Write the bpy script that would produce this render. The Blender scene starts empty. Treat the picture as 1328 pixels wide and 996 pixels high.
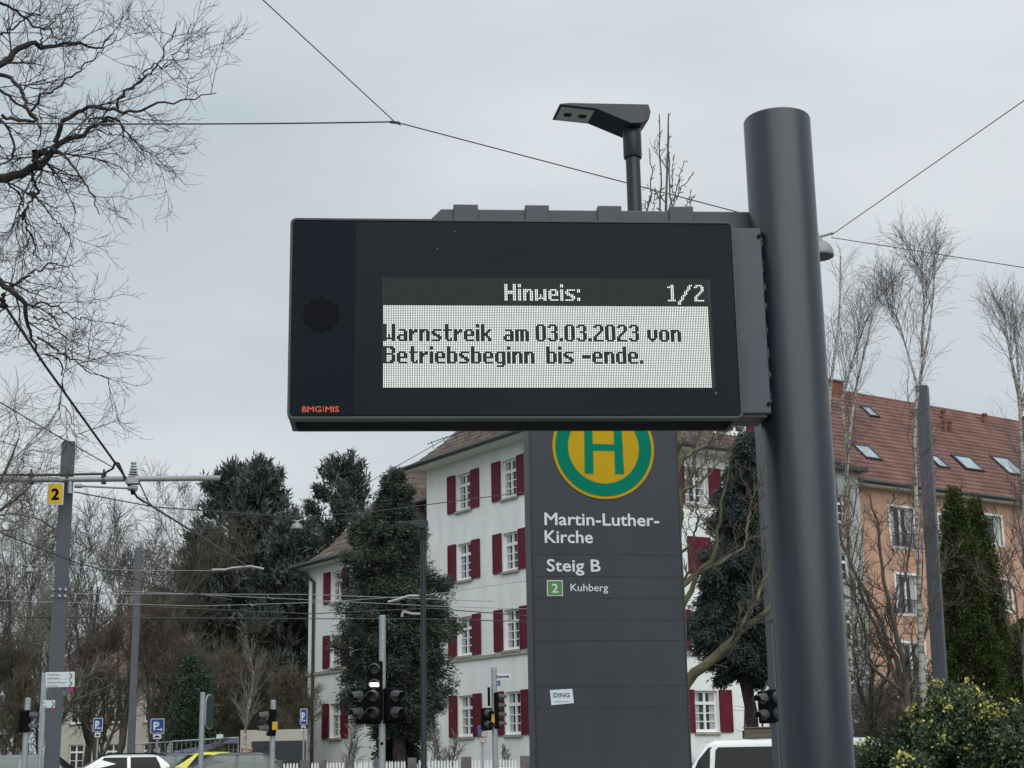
import bpy, math, random
import numpy as np
from mathutils import Vector
sc = bpy.context.scene
C = sc.collection
# ------------------------------------------------------------------ camera
F, PITCH, ROLL, EYE = 1985.0, math.radians(13.85), math.radians(1.05), 1.6
FW = np.array([0, math.cos(PITCH), math.sin(PITCH)])
_u = np.array([0, -math.sin(PITCH), math.cos(PITCH)]); _r = np.array([1.0, 0, 0])
RT = _r*math.cos(ROLL)-_u*math.sin(ROLL); UP = _u*math.cos(ROLL)+_r*math.sin(ROLL)
CAM = np.array([0, 0, EYE])
cd = bpy.data.cameras.new('camera'); cam = bpy.data.objects.new('camera', cd); C.objects.link(cam)
cd.sensor_width = 36; cd.lens = 36*F/1328; cd.clip_start = .05; cd.clip_end = 3000
from mathutils import Matrix
cam.matrix_world = Matrix(((RT[0], UP[0], -FW[0], 0), (RT[1], UP[1], -FW[1], 0), (RT[2], UP[2], -FW[2], EYE), (0, 0, 0, 1)))
sc.camera = cam
# ------------------------------------------------------------------ sky, light, exposure
SUN_EL, SUN_AZ = math.radians(50), math.radians(163)     # azimuth clockwise from +Y (behind the viewer, to the right)
w = bpy.data.worlds.new('World'); sc.world = w; w.use_nodes = True
nt = w.node_tree; N = nt.nodes; K = nt.links
bg = N['Background']; bg.inputs['Strength'].default_value = .1
sky = N.new('ShaderNodeTexSky'); sky.sky_type = 'NISHITA'; sky.sun_disc = False
sky.sun_elevation = SUN_EL; sky.sun_rotation = SUN_AZ; sky.dust_density = 4; sky.air_density = 1.5
tc = N.new('ShaderNodeTexCoord'); mp = N.new('ShaderNodeMapping'); mp.inputs['Scale'].default_value = (1.1, 1.1, 3.0)
mp.inputs['Location'].default_value = (.35, .1, .2)
K.new(tc.outputs['Generated'], mp.inputs['Vector'])
nz = N.new('ShaderNodeTexNoise'); nz.inputs['Scale'].default_value = 2.2; nz.inputs['Detail'].default_value = 4; nz.inputs['Roughness'].default_value = .45
K.new(mp.outputs['Vector'], nz.inputs['Vector'])
cr = N.new('ShaderNodeValToRGB')
cr.color_ramp.elements[0].position = .36; cr.color_ramp.elements[0].color = (.508, .582, .634, 1)
cr.color_ramp.elements[1].position = .66; cr.color_ramp.elements[1].color = (.716, .762, .796, 1)
K.new(nz.outputs['Fac'], cr.inputs['Fac'])
sep = N.new('ShaderNodeSeparateXYZ'); K.new(tc.outputs['Generated'], sep.inputs[0])
mr = N.new('ShaderNodeMapRange'); mr.inputs['From Min'].default_value = .38; mr.inputs['From Max'].default_value = 1
mr.inputs['To Min'].default_value = 10.2; mr.inputs['To Max'].default_value = 14.0   # overcast sky: brighter towards the zenith
K.new(sep.outputs['Z'], mr.inputs['Value'])
sc_ = N.new('ShaderNodeVectorMath'); sc_.operation = 'SCALE'; K.new(cr.outputs['Color'], sc_.inputs[0]); K.new(mr.outputs['Result'], sc_.inputs['Scale'])
mx = N.new('ShaderNodeMix'); mx.data_type = 'RGBA'; mx.inputs[0].default_value = .93
K.new(sky.outputs['Color'], mx.inputs[6]); K.new(sc_.outputs['Vector'], mx.inputs[7]); K.new(mx.outputs[2], bg.inputs['Color'])
sl = bpy.data.lights.new('sun', 'SUN'); sl.energy = 2.0; sl.angle = math.radians(75); sl.color = (1, .985, .965)
so = bpy.data.objects.new('sun', sl); C.objects.link(so)
sd = Vector((math.sin(SUN_AZ)*math.cos(SUN_EL), math.cos(SUN_AZ)*math.cos(SUN_EL), math.sin(SUN_EL)))
so.rotation_euler = sd.to_track_quat('Z', 'Y').to_euler(); so.location = (0, -5, 30)
sc.view_settings.view_transform = 'Standard'; sc.view_settings.look = 'None'; sc.view_settings.exposure = 0; sc.view_settings.gamma = 1
sc.render.engine = 'CYCLES'; sc.cycles.max_bounces = 6; sc.cycles.transparent_max_bounces = 8
rng = np.random.default_rng(7); random.seed(7)

# ------------------------------------------------------------------ pixel -> world helpers
def ray(x, y): return FW+RT*(x-664)/F+UP*(498-y)/F
def at(x, y, Y):
    d = ray(x, y); return CAM+d*Y/d[1]
def at_z(x, y, z):
    d = ray(x, y); return CAM+d*(z-EYE)/d[2]
def on_line(px, py, P, d):
    """ray through a pixel meets the vertical plane through P along d -> (distance along, height)"""
    r = ray(px, py); n = np.array([-d[1], d[0]]); k = (P[:2]@n)/(r[:2]@n); q = r*k
    return float((q[:2]-P[:2])@d), float(q[2]+EYE)
def sm(t): t = np.clip(t, 0, 1); return t*t*(3-2*t)
def gz(x, y): return .55*sm((np.asarray(y)-16)/16)*sm((6.0-np.asarray(x))/5.0)
# ------------------------------------------------------------------ materials
def s2l(c): return tuple((v/255/12.92 if v/255 <= .04045 else ((v/255+.055)/1.055)**2.4) for v in c)
MATS = {}
def mat(name, col, rough=.6, metal=0, var=.12, scale=6, bump=0, bscale=60, spec=.5, island=0, emit=0, coat=0, stretch=None):
    if name in MATS: return MATS[name]
    m = bpy.data.materials.new(name); MATS[name] = m; m.use_nodes = True; t = m.node_tree; n = t.nodes; l = t.links; b = n['Principled BSDF']
    col = tuple(col)+(1,)
    b.inputs['Roughness'].default_value = rough; b.inputs['Metallic'].default_value = metal
    b.inputs['Specular IOR Level'].default_value = spec; b.inputs['Coat Weight'].default_value = coat
    co = n.new('ShaderNodeTexCoord'); vec = co.outputs['Object']
    if stretch:
        mpp = n.new('ShaderNodeMapping'); mpp.inputs['Scale'].default_value = stretch; l.new(vec, mpp.inputs['Vector']); vec = mpp.outputs['Vector']
    nz = n.new('ShaderNodeTexNoise'); nz.inputs['Scale'].default_value = scale; nz.inputs['Detail'].default_value = 5; l.new(vec, nz.inputs['Vector'])
    r = n.new('ShaderNodeMapRange'); r.inputs['From Min'].default_value = .3; r.inputs['From Max'].default_value = .7
    r.inputs['To Min'].default_value = 1-var; r.inputs['To Max'].default_value = 1+var; l.new(nz.outputs['Fac'], r.inputs['Value'])
    h = n.new('ShaderNodeHueSaturation'); h.inputs['Color'].default_value = col
    if island:
        g = n.new('ShaderNodeNewGeometry'); r2 = n.new('ShaderNodeMapRange'); r2.inputs['To Min'].default_value = 1-island; r2.inputs['To Max'].default_value = 1+island
        l.new(g.outputs['Random Per Island'], r2.inputs['Value'])
        mu = n.new('ShaderNodeMath'); mu.operation = 'MULTIPLY'; l.new(r.outputs[0], mu.inputs[0]); l.new(r2.outputs[0], mu.inputs[1]); l.new(mu.outputs[0], h.inputs['Value'])
        r3 = n.new('ShaderNodeMapRange'); r3.inputs['To Min'].default_value = .5-.02*island/.3; r3.inputs['To Max'].default_value = .5+.02*island/.3
        l.new(g.outputs['Random Per Island'], r3.inputs['Value']); l.new(r3.outputs[0], h.inputs['Hue'])
    else: l.new(r.outputs[0], h.inputs['Value'])
    l.new(h.outputs[0], b.inputs['Base Color'])
    if bump:
        n2 = n.new('ShaderNodeTexNoise'); n2.inputs['Scale'].default_value = bscale; n2.inputs['Detail'].default_value = 4; l.new(vec, n2.inputs['Vector'])
        bp = n.new('ShaderNodeBump'); bp.inputs['Strength'].default_value = bump; bp.inputs['Distance'].default_value = .02; l.new(n2.outputs['Fac'], bp.inputs['Height']); l.new(bp.outputs[0], b.inputs['Normal'])
    if emit:
        b.inputs['Emission Color'].default_value = col; b.inputs['Emission Strength'].default_value = emit
    return m
PAINT = mat('anthracite_mast_paint', (.0115, .0185, .0275), .33, .2, .22, 16, .06, 500, .6, stretch=(1, 1, .12))
ARM = mat('grey_bracket_paint', (.066, .080, .095), .5, 0, .08, 5, .04, 400, .4)
BLACKH = mat('black_housing_paint', (.018, .021, .024), .45, 0, .1, 8, .04, 300)
RIM = mat('dark_bezel_edge', (.038, .043, .046), .45, 0, .05)
FRONT = mat('blue_black_front_panel', (.0058, .0098, .0165), .5, 0, .10, 3, 0, 60, .09)
GLASSF = mat('smoked_display_glass', (.0056, .0090, .0138), .33, 0, .25, 2, .015, 5, .13)
LEDOFF = mat('unlit_led_board', (.034, .042, .038), .6, 0, .06, 60, 0, spec=.05)
LEDON = mat('lit_white_led', (.86, .88, .85), .5, 0, .05, 40, 0, emit=.42)
ORANGEP = mat('orange_print', (.62, .09, .03), .5, 0, .05)
STELE = mat('stele_dark_grey_coating', (.042, .047, .055), .5, 0, .14, 3.5, .03, 200, .3, stretch=(1.5, 1.5, .5))
STELEH = mat('stele_upper_coating', (.039, .044, .053), .48, 0, .12, 3.5, .03, 200, .3, stretch=(1.5, 1.5, .5))
GREEN = mat('sign_green', (0, .165, .10), .5, 0, .06, 4, spec=.06)
YELLOW = mat('sign_yellow', (.44, .285, .012), .5, 0, .06, 4, spec=.06)
WHITEP = mat('white_print', (.60, .64, .66), .5, 0, .05, 20)
LGREEN = mat('line_badge_green', (.07, .22, .06), .5, 0, .05)
STICK = mat('sticker_white', (.60, .68, .72), .5, 0, .06, 30)
TEAL = mat('sticker_dark_teal', (.02, .09, .14), .5)
PLASTER = mat('white_house_plaster', (.80, .82, .81), .9, 0, .07, 1.4, .5, 14, .1, stretch=(1, 1, .35))
STONEB = mat('sandstone_trim', (.36, .34, .30), .9, 0, .15, 5, .3, 40, .1)
SHUT = mat('wine_red_shutter', (.125, .012, .026), .6, 0, .12, 3, .1, 40, .25)
WINW = mat('white_window_paint', (.80, .81, .80), .5, 0, .04, 4)
PANE = mat('dark_window_glass', (.025, .03, .034), .22, 0, .3, 1.2, 0, 60, .55)
CURT = mat('net_curtain', (.42, .44, .44), .9, 0, .25, 9, .3, 30, .1, stretch=(6, 6, .5))
TILEB = mat('brown_roof_tile', (.128, .098, .086), .85, 0, .25, 3, .4, 30, .2, island=.22)
TILER = mat('red_roof_tile', (.20, .09, .07), .75, 0, .25, 1.2, .3, 30, .25, island=.2)
GUT = mat('dark_zinc_gutter', (.05, .058, .066), .5, .3, .1)
DOWNP = mat('dark_brown_downpipe', (.035, .028, .026), .5)
ORWALL = mat('orange_plaster', (.52, .325, .235), .9, 0, .13, 1.0, .35, 20, .1)
GREYST = mat('grey_render', (.42, .43, .43), .9, 0, .08, 1, .2, 30, .1)
BARKD = mat('dark_bark', (.055, .048, .042), .9, 0, .35, 9, .6, 60, .1)
BARKL = mat('grey_bark', (.115, .10, .085), .9, 0, .3, 9, .5, 60, .1)
BARKM = mat('mossy_bark', (.125, .115, .072), .9, 0, .35, 10, .5, 60, .1)
TWIG = mat('brown_twig', (.115, .100, .085), .85, 0, .25, 12, 0, 60, .1)
TWIGL = mat('pale_twig', (.21, .195, .17), .85, 0, .25, 12, 0, 60, .1)
TWIGO = mat('olive_twig', (.145, .132, .095), .85, 0, .25, 12, 0, 60, .1)
BIRCH = None
PINE = mat('pine_needles', (.088, .104, .088), .8, 0, .3, 1.5, 0, 60, .05, island=.45)
CON = mat('dark_cypress_foliage', (.084, .096, .078), .85, 0, .3, 1.2, 0, 60, .03, island=.4)
CONB = mat('blue_spruce_foliage', (.056, .076, .070), .85, 0, .3, 1.2, 0, 60, .03, island=.4)
THUJA = mat('thuja_foliage', (.064, .080, .030), .85, 0, .3, 2, 0, 60, .04, island=.5)
SHRUB = mat('evergreen_shrub_leaf', (.066, .092, .052), .65, 0, .3, 2, 0, 60, .12, island=.5)
YLEAF = mat('yellow_edged_leaf', (.48, .44, .13), .7, 0, .25, 4, 0, 60, .3, island=.35)
IVY = mat('ivy_leaf', (.035, .062, .038), .55, 0, .3, 2, 0, 60, .3, island=.45)
GALV = mat('galvanised_steel', (.34, .38, .40), .5, .35, .12, 14, .05, 90)
MASTG = mat('grey_mast_paint', (.085, .094, .112), .5, 0, .07, 3, .05, 100, .4)
BLACKP = mat('black_plastic', (.004, .004, .005), .8, 0, .1, spec=.12)
HOOD = mat('matt_signal_hood', (.06, .065, .07), .6)
LENS = mat('dark_signal_lens', (.03, .03, .035), .25)
LITL = mat('lit_white_signal', (1, .92, .93), .5, emit=5)
BLUES = mat('parking_sign_blue', (.010, .055, .25), .4, 0, .06)
WHITES = mat('sign_white', (.62, .66, .66), .45, 0, .05)
REDS = mat('sign_red', (.45, .03, .04), .5)
PLUM = mat('plum_sticker', (.35, .03, .08), .5)
PURP = mat('purple_banner_cloth', (.13, .12, .23), .7, 0, .15, 2, .2, 8)
YELB = mat('signal_box_yellow', (.62, .38, .02), .5)
WHITEV = mat('white_van_paint', (.78, .80, .80), .25, 0, .03, 2, 0, 60, .5, coat=.5)
GREYC = mat('grey_car_paint', (.14, .155, .165), .3, .3, .05, 2, coat=.5)
DGREYC = mat('dark_grey_car_paint', (.05, .056, .062), .3, .3, .05, 2, coat=.5)
BLKC = mat('black_car_paint', (.02, .021, .024), .25, .1, .05, 2, coat=.6)
YELC = mat('lime_yellow_car_paint', (.62, .60, .04), .3, 0, .04, 2, coat=.5)
CGLASS = mat('car_glass', (.006, .008, .010), .06, 0, .2, 2, 0, 60, .2)
CGLASSG = mat('green_tinted_car_glass', (.055, .085, .075), .08, 0, .2, 2, 0, 60, .8)
RUBBER = mat('tyre_rubber', (.02, .02, .02), .8)
ALLOY = mat('alloy_rim', (.4, .4, .42), .35, .8)
ASPH = mat('asphalt', (.05, .052, .054), .9, 0, .2, 2, .4, 120, .2)
PAVE = mat('concrete_paving', (.27, .27, .26), .9, 0, .15, 3, .3, 80, .2)
GRASS = mat('winter_lawn', (.06, .075, .03), .95, 0, .35, 1.5, .6, 60, .1)
MARK = mat('road_marking_white', (.7, .7, .68), .7, 0, .1, 20)
RAIL = mat('rail_steel', (.25, .25, .26), .35, .8)
WIREM = mat('wire_dark', (.05, .052, .056), .5, .3, .1)
WIREP = mat('wire_pale', (.28, .29, .30), .5, .3, .1)
STONEP = mat('mossy_stone', (.15, .14, .085), .95, 0, .35, 7, .6, 50, .1, island=.35)
POST = mat('grey_stone_post', (.16, .15, .145), .95, 0, .25, 6, .5, 50, .1)
PICK = mat('white_picket_paint', (.78, .80, .80), .6, 0, .05, 6)
WOODW = mat('weathered_wood', (.20, .17, .13), .9, 0, .25, 8, .5, 60, .1, stretch=(1, 1, 8))
COATD = mat('dark_coat_cloth', (.02, .022, .03), .85, 0, .2)
SKIN = mat('skin', (.50, .30, .22), .6, 0, .05)
HAIRG = mat('grey_blond_hair', (.30, .24, .17), .8, 0, .2, 30)
HAIRD = mat('brown_hair', (.12, .08, .06), .8, 0, .2, 30)
CHIM = mat('brick_chimney', (.22, .09, .06), .9, 0, .3, 6, .4, 40, .1)
FARW = mat('far_house_render', (.48, .45, .40), .9, 0, .06, 1, .1, 20, .1)
FARR = mat('far_brown_roof', (.15, .105, .085), .9, 0, .2, 2, .4, 20, .1)
def birch_mat():
    m = mat('birch_bark', (.42, .41, .37), .8, 0, .12, 5, .3, 40, .2); t = m.node_tree; n = t.nodes; l = t.links
    b = n['Principled BSDF']; src = b.inputs['Base Color'].links[0].from_socket
    co = n.new('ShaderNodeTexCoord'); mpp = n.new('ShaderNodeMapping'); mpp.inputs['Scale'].default_value = (3, 3, 14); l.new(co.outputs['Object'], mpp.inputs[0])
    nz = n.new('ShaderNodeTexNoise'); nz.inputs['Scale'].default_value = 1.3; nz.inputs['Detail'].default_value = 3; l.new(mpp.outputs[0], nz.inputs[0])
    r = n.new('ShaderNodeValToRGB'); r.color_ramp.elements[0].position = .40; r.color_ramp.elements[1].position = .52; l.new(nz.outputs['Fac'], r.inputs[0])
    mx = n.new('ShaderNodeMix'); mx.data_type = 'RGBA'; l.new(r.outputs[0], mx.inputs[0]); mx.inputs[6].default_value = (.17, .16, .145, 1); l.new(src, mx.inputs[7]); l.new(mx.outputs[2], b.inputs['Base Color'])
    return m
BIRCH = birch_mat()
def banded(m, scale, strength, direction='Z', dist=.02):
    """fine raised courses: a wave bump on top of a material"""
    t = m.node_tree; n = t.nodes; l = t.links; co = n.new('ShaderNodeTexCoord'); wv = n.new('ShaderNodeTexWave'); wv.bands_direction = direction
    wv.inputs['Scale'].default_value = scale; l.new(co.outputs['Object'], wv.inputs['Vector'])
    bp = n.new('ShaderNodeBump'); bp.inputs['Strength'].default_value = strength; bp.inputs['Distance'].default_value = dist; l.new(wv.outputs['Fac'], bp.inputs['Height'])
    b = n['Principled BSDF']
    if b.inputs['Normal'].links: l.new(b.inputs['Normal'].links[0].from_socket, bp.inputs['Normal'])
    l.new(bp.outputs[0], b.inputs['Normal'])

# ------------------------------------------------------------------ object helpers
FR = {}      # frame (location, z rotation) of every thing, inherited by its parts
def tag(o, label=None, cat=None, group=None, kind=None):
    if label: o['label'] = label
    if cat: o['category'] = cat
    if group: o['group'] = group
    if kind: o['kind'] = kind
    return o
def thing(name, label, cat, loc=(0, 0, 0), rz=0, group=None):
    o = bpy.data.objects.new(name, None); C.objects.link(o); o.empty_display_size = .2
    o.location = tuple(float(v) for v in loc); o.rotation_euler = (0, 0, rz); FR[o.name] = (np.array(loc, float), rz)
    return tag(o, label, cat, group)
def to_frame(V, parent):
    if parent is None: return V
    loc, rz = FR[parent.name]; W = V-loc; c, s = math.cos(-rz), math.sin(-rz)
    return np.stack([W[:, 0]*c-W[:, 1]*s, W[:, 0]*s+W[:, 1]*c, W[:, 2]], 1)
def mesh_obj(name, V, faces, m, parent=None, smooth=False, world=True, mats=None, fmat=None):
    V = np.asarray(V, float).reshape(-1, 3)
    if world: V = to_frame(V, parent)
    me = bpy.data.meshes.new(name)
    if isinstance(faces, np.ndarray):
        k = faces.shape[1]; nf = len(faces)
        me.vertices.add(len(V)); me.vertices.foreach_set('co', V.astype(np.float32).ravel())
        me.loops.add(nf*k); me.loops.foreach_set('vertex_index', faces.astype(np.int32).ravel())
        me.polygons.add(nf); me.polygons.foreach_set('loop_start', np.arange(0, nf*k, k, dtype=np.int32))
        me.update(calc_edges=True)
    else:
        me.from_pydata(V.tolist(), [], faces); me.update()
    if smooth: me.polygons.foreach_set('use_smooth', np.ones(len(me.polygons), bool))
    for q in (mats or [m]): me.materials.append(q)
    if fmat is not None: me.polygons.foreach_set('material_index', np.asarray(fmat, np.int32))
    o = bpy.data.objects.new(name, me); C.objects.link(o)
    if parent: o.parent = parent; FR[o.name] = FR[parent.name]
    return o
def copy_tree(o, loc=None, rz=None, parent=None, label=None):
    c = o.copy(); C.objects.link(c); c.parent = parent
    if parent is None:
        if loc is not None: c.location = tuple(float(v) for v in loc)
        if rz is not None: c.rotation_euler = (0, 0, rz)
        if label: c['label'] = label
    for ch in list(o.children): copy_tree(ch, parent=c)
    return c
class MB:
    def __init__(s): s.v = []; s.f = []
    def add(s, vs, fs):
        b = len(s.v); s.v += [tuple(float(q) for q in p) for p in vs]; s.f += [tuple(b+i for i in f) for f in fs]; return s
    def box(s, x0, x1, y0, y1, z0, z1, fn=None):
        vs = [(x, y, z) for z in (z0, z1) for y in (y0, y1) for x in (x0, x1)]
        if fn: vs = [fn(*p) for p in vs]
        return s.add(vs, [(0, 2, 3, 1), (4, 5, 7, 6), (0, 1, 5, 4), (1, 3, 7, 5), (3, 2, 6, 7), (2, 0, 4, 6)])
    def tube(s, pts, r, k=8, cap=True):
        pts = [np.array(p, float) for p in pts]; n = len(pts); rs = r if hasattr(r, '__len__') else [r]*n; vs = []
        pt = pts[1]-pts[0]; pt /= np.linalg.norm(pt)+1e-12; a = np.cross(pt, [0, 0, 1]) if abs(pt[2]) < .9 else np.cross(pt, [1, 0, 0]); a /= np.linalg.norm(a)
        for i in range(n):
            t = pts[min(i+1, n-1)]-pts[max(i-1, 0)]; t /= np.linalg.norm(t)+1e-12
            a = a-t*(a@t); a /= np.linalg.norm(a)+1e-12; b = np.cross(t, a)
            for j in range(k):
                an = 2*math.pi*j/k; vs.append(pts[i]+(a*math.cos(an)+b*math.sin(an))*rs[i])
        fs = [(i*k+j, i*k+(j+1) % k, (i+1)*k+(j+1) % k, (i+1)*k+j) for i in range(n-1) for j in range(k)]
        if cap: fs += [tuple(reversed(range(k))), tuple((n-1)*k+j for j in range(k))]
        return s.add(vs, fs)
    def lathe(s, prof, c=(0, 0, 0), k=16, axis='z', fn=None):
        vs = []
        for r, h in prof:
            for j in range(k):
                a = 2*math.pi*j/k; p = (r*math.cos(a), r*math.sin(a), h)
                if axis == 'y': p = (p[0], h, p[1])
                if axis == 'x': p = (h, p[0], p[1])
                p = (p[0]+c[0], p[1]+c[1], p[2]+c[2]); vs.append(fn(*p) if fn else p)
        n = len(prof); fs = [(i*k+j, i*k+(j+1) % k, (i+1)*k+(j+1) % k, (i+1)*k+j) for i in range(n-1) for j in range(k)]
        fs += [tuple(reversed(range(k))), tuple((n-1)*k+j for j in range(k))]
        return s.add(vs, fs)
    def prism(s, poly, fn, d0, d1):
        """poly of (a,b); fn(a,d,b) -> point"""
        n = len(poly); vs = [fn(a, d0, b) for a, b in poly]+[fn(a, d1, b) for a, b in poly]
        return s.add(vs, [tuple(range(n)), tuple(reversed(range(n, 2*n)))]+[(i, i+n, (i+1) % n+n, (i+1) % n) for i in range(n)])
    def build(s, name, m, parent=None, world=False, smooth=False, bevel=0, seg=2):
        o = mesh_obj(name, np.array(s.v), s.f, m, parent, smooth, world)
        if bevel:
            md = o.modifiers.new('bevel', 'BEVEL'); md.width = bevel; md.segments = seg; md.limit_method = 'ANGLE'; md.angle_limit = math.radians(40)
        return o
def autosmooth(o, ang=35):
    me = o.data; me.polygons.foreach_set('use_smooth', np.ones(len(me.polygons), bool)); me.set_sharp_from_angle(angle=math.radians(ang)); return o
def rrect(w, h, r, n=5, cx=0, cy=0):
    out = []
    for qx, qy, a0 in ((1, 1, 0), (-1, 1, 90), (-1, -1, 180), (1, -1, 270)):
        for i in range(n):
            a = math.radians(a0+90*i/(n-1)); out.append((cx+qx*(w/2-r)+r*math.cos(a), cy+qy*(h/2-r)+r*math.sin(a)))
    return out
def text_mesh(name, s, size, m, fn, parent, bold=0, align='LEFT', depth=.0012, world=False, xs=1.0):
    """lettering: fn(a, d, b) maps text x, depth (towards the viewer) and text y"""
    cu = bpy.data.curves.new(name, 'FONT'); cu.body = s; cu.size = size; cu.align_x = align; cu.offset = bold; cu.resolution_u = 3; cu.extrude = depth/2
    o = bpy.data.objects.new(name, cu); C.objects.link(o); bpy.context.view_layer.update()
    me = bpy.data.meshes.new_from_object(o); bpy.data.objects.remove(o)
    V = np.array([fn(v.co.x*xs, v.co.z+depth/2, v.co.y) for v in me.vertices]); fs = [tuple(p.vertices) for p in me.polygons]
    bpy.data.meshes.remove(me); bpy.data.curves.remove(cu)
    return mesh_obj(name, V, fs, m, parent, world=world)

def ring(mb, outer, inner, fn, d0, d1):
    n = len(outer); vs = []
    for loop, d in ((outer, d0), (inner, d0), (outer, d1), (inner, d1)): vs += [fn(a, d, b) for a, b in loop]
    fs = []
    for i in range(n):
        j = (i+1) % n
        fs += [(i, j, n+j, n+i), (2*n+i, 3*n+i, 3*n+j, 2*n+j), (i, 2*n+i, 2*n+j, j), (n+i, n+j, 3*n+j, 3*n+i)]
    return mb.add(vs, fs)
ID = lambda a, d, b: (a, d, b)
def disc(r, k=32, cx=0, cy=0): return [(cx+r*math.cos(2*math.pi*i/k), cy+r*math.sin(2*math.pi*i/k)) for i in range(k)]
def fit_text(name, s, u0, u1, base, cap, m, parent, dep, bold=0, depth=.0012):
    """lettering on a local x-z face: from u0 to u1, baseline and capital height in metres"""
    size = cap/.729
    o = text_mesh(name, s, size, m, lambda a, d, b: (a, dep-d, b), parent, 0, depth=depth)
    V = np.empty(len(o.data.vertices)*3); o.data.vertices.foreach_get('co', V); V = V.reshape(-1, 3)
    V[:, 0] = u0+(V[:, 0]-V[:, 0].min())*(u1-u0)/(V[:, 0].max()-V[:, 0].min()); V[:, 2] += base
    o.data.vertices.foreach_set('co', V.ravel())
    if bold:
        fs = [tuple(p.vertices) for p in o.data.polygons]; n = len(V); W_ = []; G_ = []
        for k, (dx, dz) in enumerate(((0, 0), (-bold, 0), (bold, 0), (0, bold), (0, -bold))): W_.append(V+[dx, -.00008*k, dz]); G_ += [tuple(i+k*n for i in f) for f in fs]
        mm = o.data.materials[0]; me = bpy.data.meshes.new(name); me.from_pydata(np.concatenate(W_).tolist(), [], G_); me.materials.append(mm); o.data = me
    return o

# ================================================================== ground (terrain rises gently beyond the tracks)
def sheet(name, x0, x1, y0, y1, m, dz=0, nx=40, ny=60, kind='structure', thick=0, hole=None):
    xs = np.linspace(x0, x1, nx+1); ys = np.linspace(y0, y1, ny+1); X, Y = np.meshgrid(xs, ys)
    V = np.stack([X, Y, gz(X, Y)+dz], -1).reshape(-1, 3)
    i = np.arange(ny)[:, None]*(nx+1)+np.arange(nx)[None, :]; f = np.stack([i, i+1, i+nx+2, i+nx+1], -1).reshape(-1, 4)
    o = mesh_obj(name, V, f, m); tag(o, kind=kind); return o
def far_ground():
    e = [-1500, -400, -120, -60, -30, -15, -8, -4, -1, 0, 1, 2, 3, 4, 5, 6, 8, 12, 20, 40, 80, 160, 400, 1500]; yv = [-300, -100, -30, 0, 8]+[10+i for i in range(0, 26, 1)]+[40, 50, 65, 80, 100, 140, 200, 400, 900, 2500]
    X, Y = np.meshgrid(np.array(e, float), np.array(yv, float)); V = np.stack([X, Y, gz(X, Y)-.16], -1).reshape(-1, 3); nx = len(e)-1; ny = len(yv)-1
    i = np.arange(ny)[:, None]*(nx+1)+np.arange(nx)[None, :]; f = np.stack([i, i+1, i+nx+2, i+nx+1], -1).reshape(-1, 4)
    tag(mesh_obj('ground', V, f, GRASS), kind='structure')
far_ground()
sheet('road', -80, 80, 11.5, 46, ASPH, -.12, 80, 70)
mbp = MB()
for k in range(26):
    x0 = -60+k*5; mbp.add([(x0, 20, float(gz(x0, 20))-.114), (x0+2.4, 20, float(gz(x0+2.4, 20))-.114), (x0+2.4, 20.12, float(gz(x0+2.4, 20.12))-.114), (x0, 20.12, float(gz(x0, 20.12))-.114)], [(0, 1, 2, 3)])
tag(mbp.build('lane_marking', MARK), kind='structure')
mbp = MB(); mbp.box(-40, 40, -3, 11.2, -.14, 0); tag(mbp.build('platform', PAVE), kind='structure')
mbp = MB(); mbp.box(-40, 40, 11.2, 11.5, -.14, .004); tag(mbp.build('kerb', POST), kind='structure')
mbp = MB()
for yy in (12.5, 13.94, 16.2, 17.64): mbp.box(-80, 80, yy-.035, yy+.035, -.13, -.112+.004)
tag(mbp.build('tram_rails', RAIL), kind='structure')
sheet('pavement', -80, 80, 46, 49, PAVE, 0, 60, 6)
mbp = MB()
for k in range(60):
    x0 = -75+k*2.5; z = float(gz(x0+1.25, 46)); mbp.box(x0, x0+2.49, 45.85, 46, z-.14, z+.006)
tag(mbp.build('far_kerb', POST), kind='structure')

# ================================================================== passenger information display
DA = math.radians(4.5); DD = np.array([math.cos(DA), math.sin(DA)]); DP = np.array([-.694, 4.6]); DZ = 2.637; DW, DH = 1.425, .654
def dpx(x, y, dep=0):
    P = DP+np.array([-DD[1], DD[0]])*dep; a, z = on_line(x, y, P, DD); return a, z-DZ
disp = thing('information_display', 'black electronic passenger information display with lit dot-matrix notice, fixed to the thick steel mast', 'display', (DP[0], DP[1], DZ), DA)
mb = MB(); orr = rrect(DW, DH, .017, 6, DW/2, DH/2)
mb.prism(orr, ID, .004, .045); mb.box(.004, DW-.004, .045, .19, .03, DH-.004)
mb.box(.004, .02, .045, .19, .0, .03); mb.box(DW-.02, DW-.004, .045, .19, 0, .03)
mb.build('housing', BLACKH, disp, bevel=.003)
MB().box(.02, DW-.02, .178, .19, 0, .03).build('back_lip', RIM, disp)
mb = MB(); ring(mb, rrect(DW+.002, DH+.002, .018, 6, DW/2, DH/2), rrect(DW-.014, DH-.014, .012, 6, DW/2, DH/2), ID, -.002, .04); mb.build('bezel', RIM, disp, bevel=.0015)
us = dpx(462, 400)[0]
MB().box(.008, us-.002, -.0005, .006, .009, DH-.009).build('front_panel', FRONT, disp, bevel=.001)
MB().box(us, DW-.008, -.0005, .006, .009, DH-.009).build('display_glass', GLASSF, disp, bevel=.001)
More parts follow.
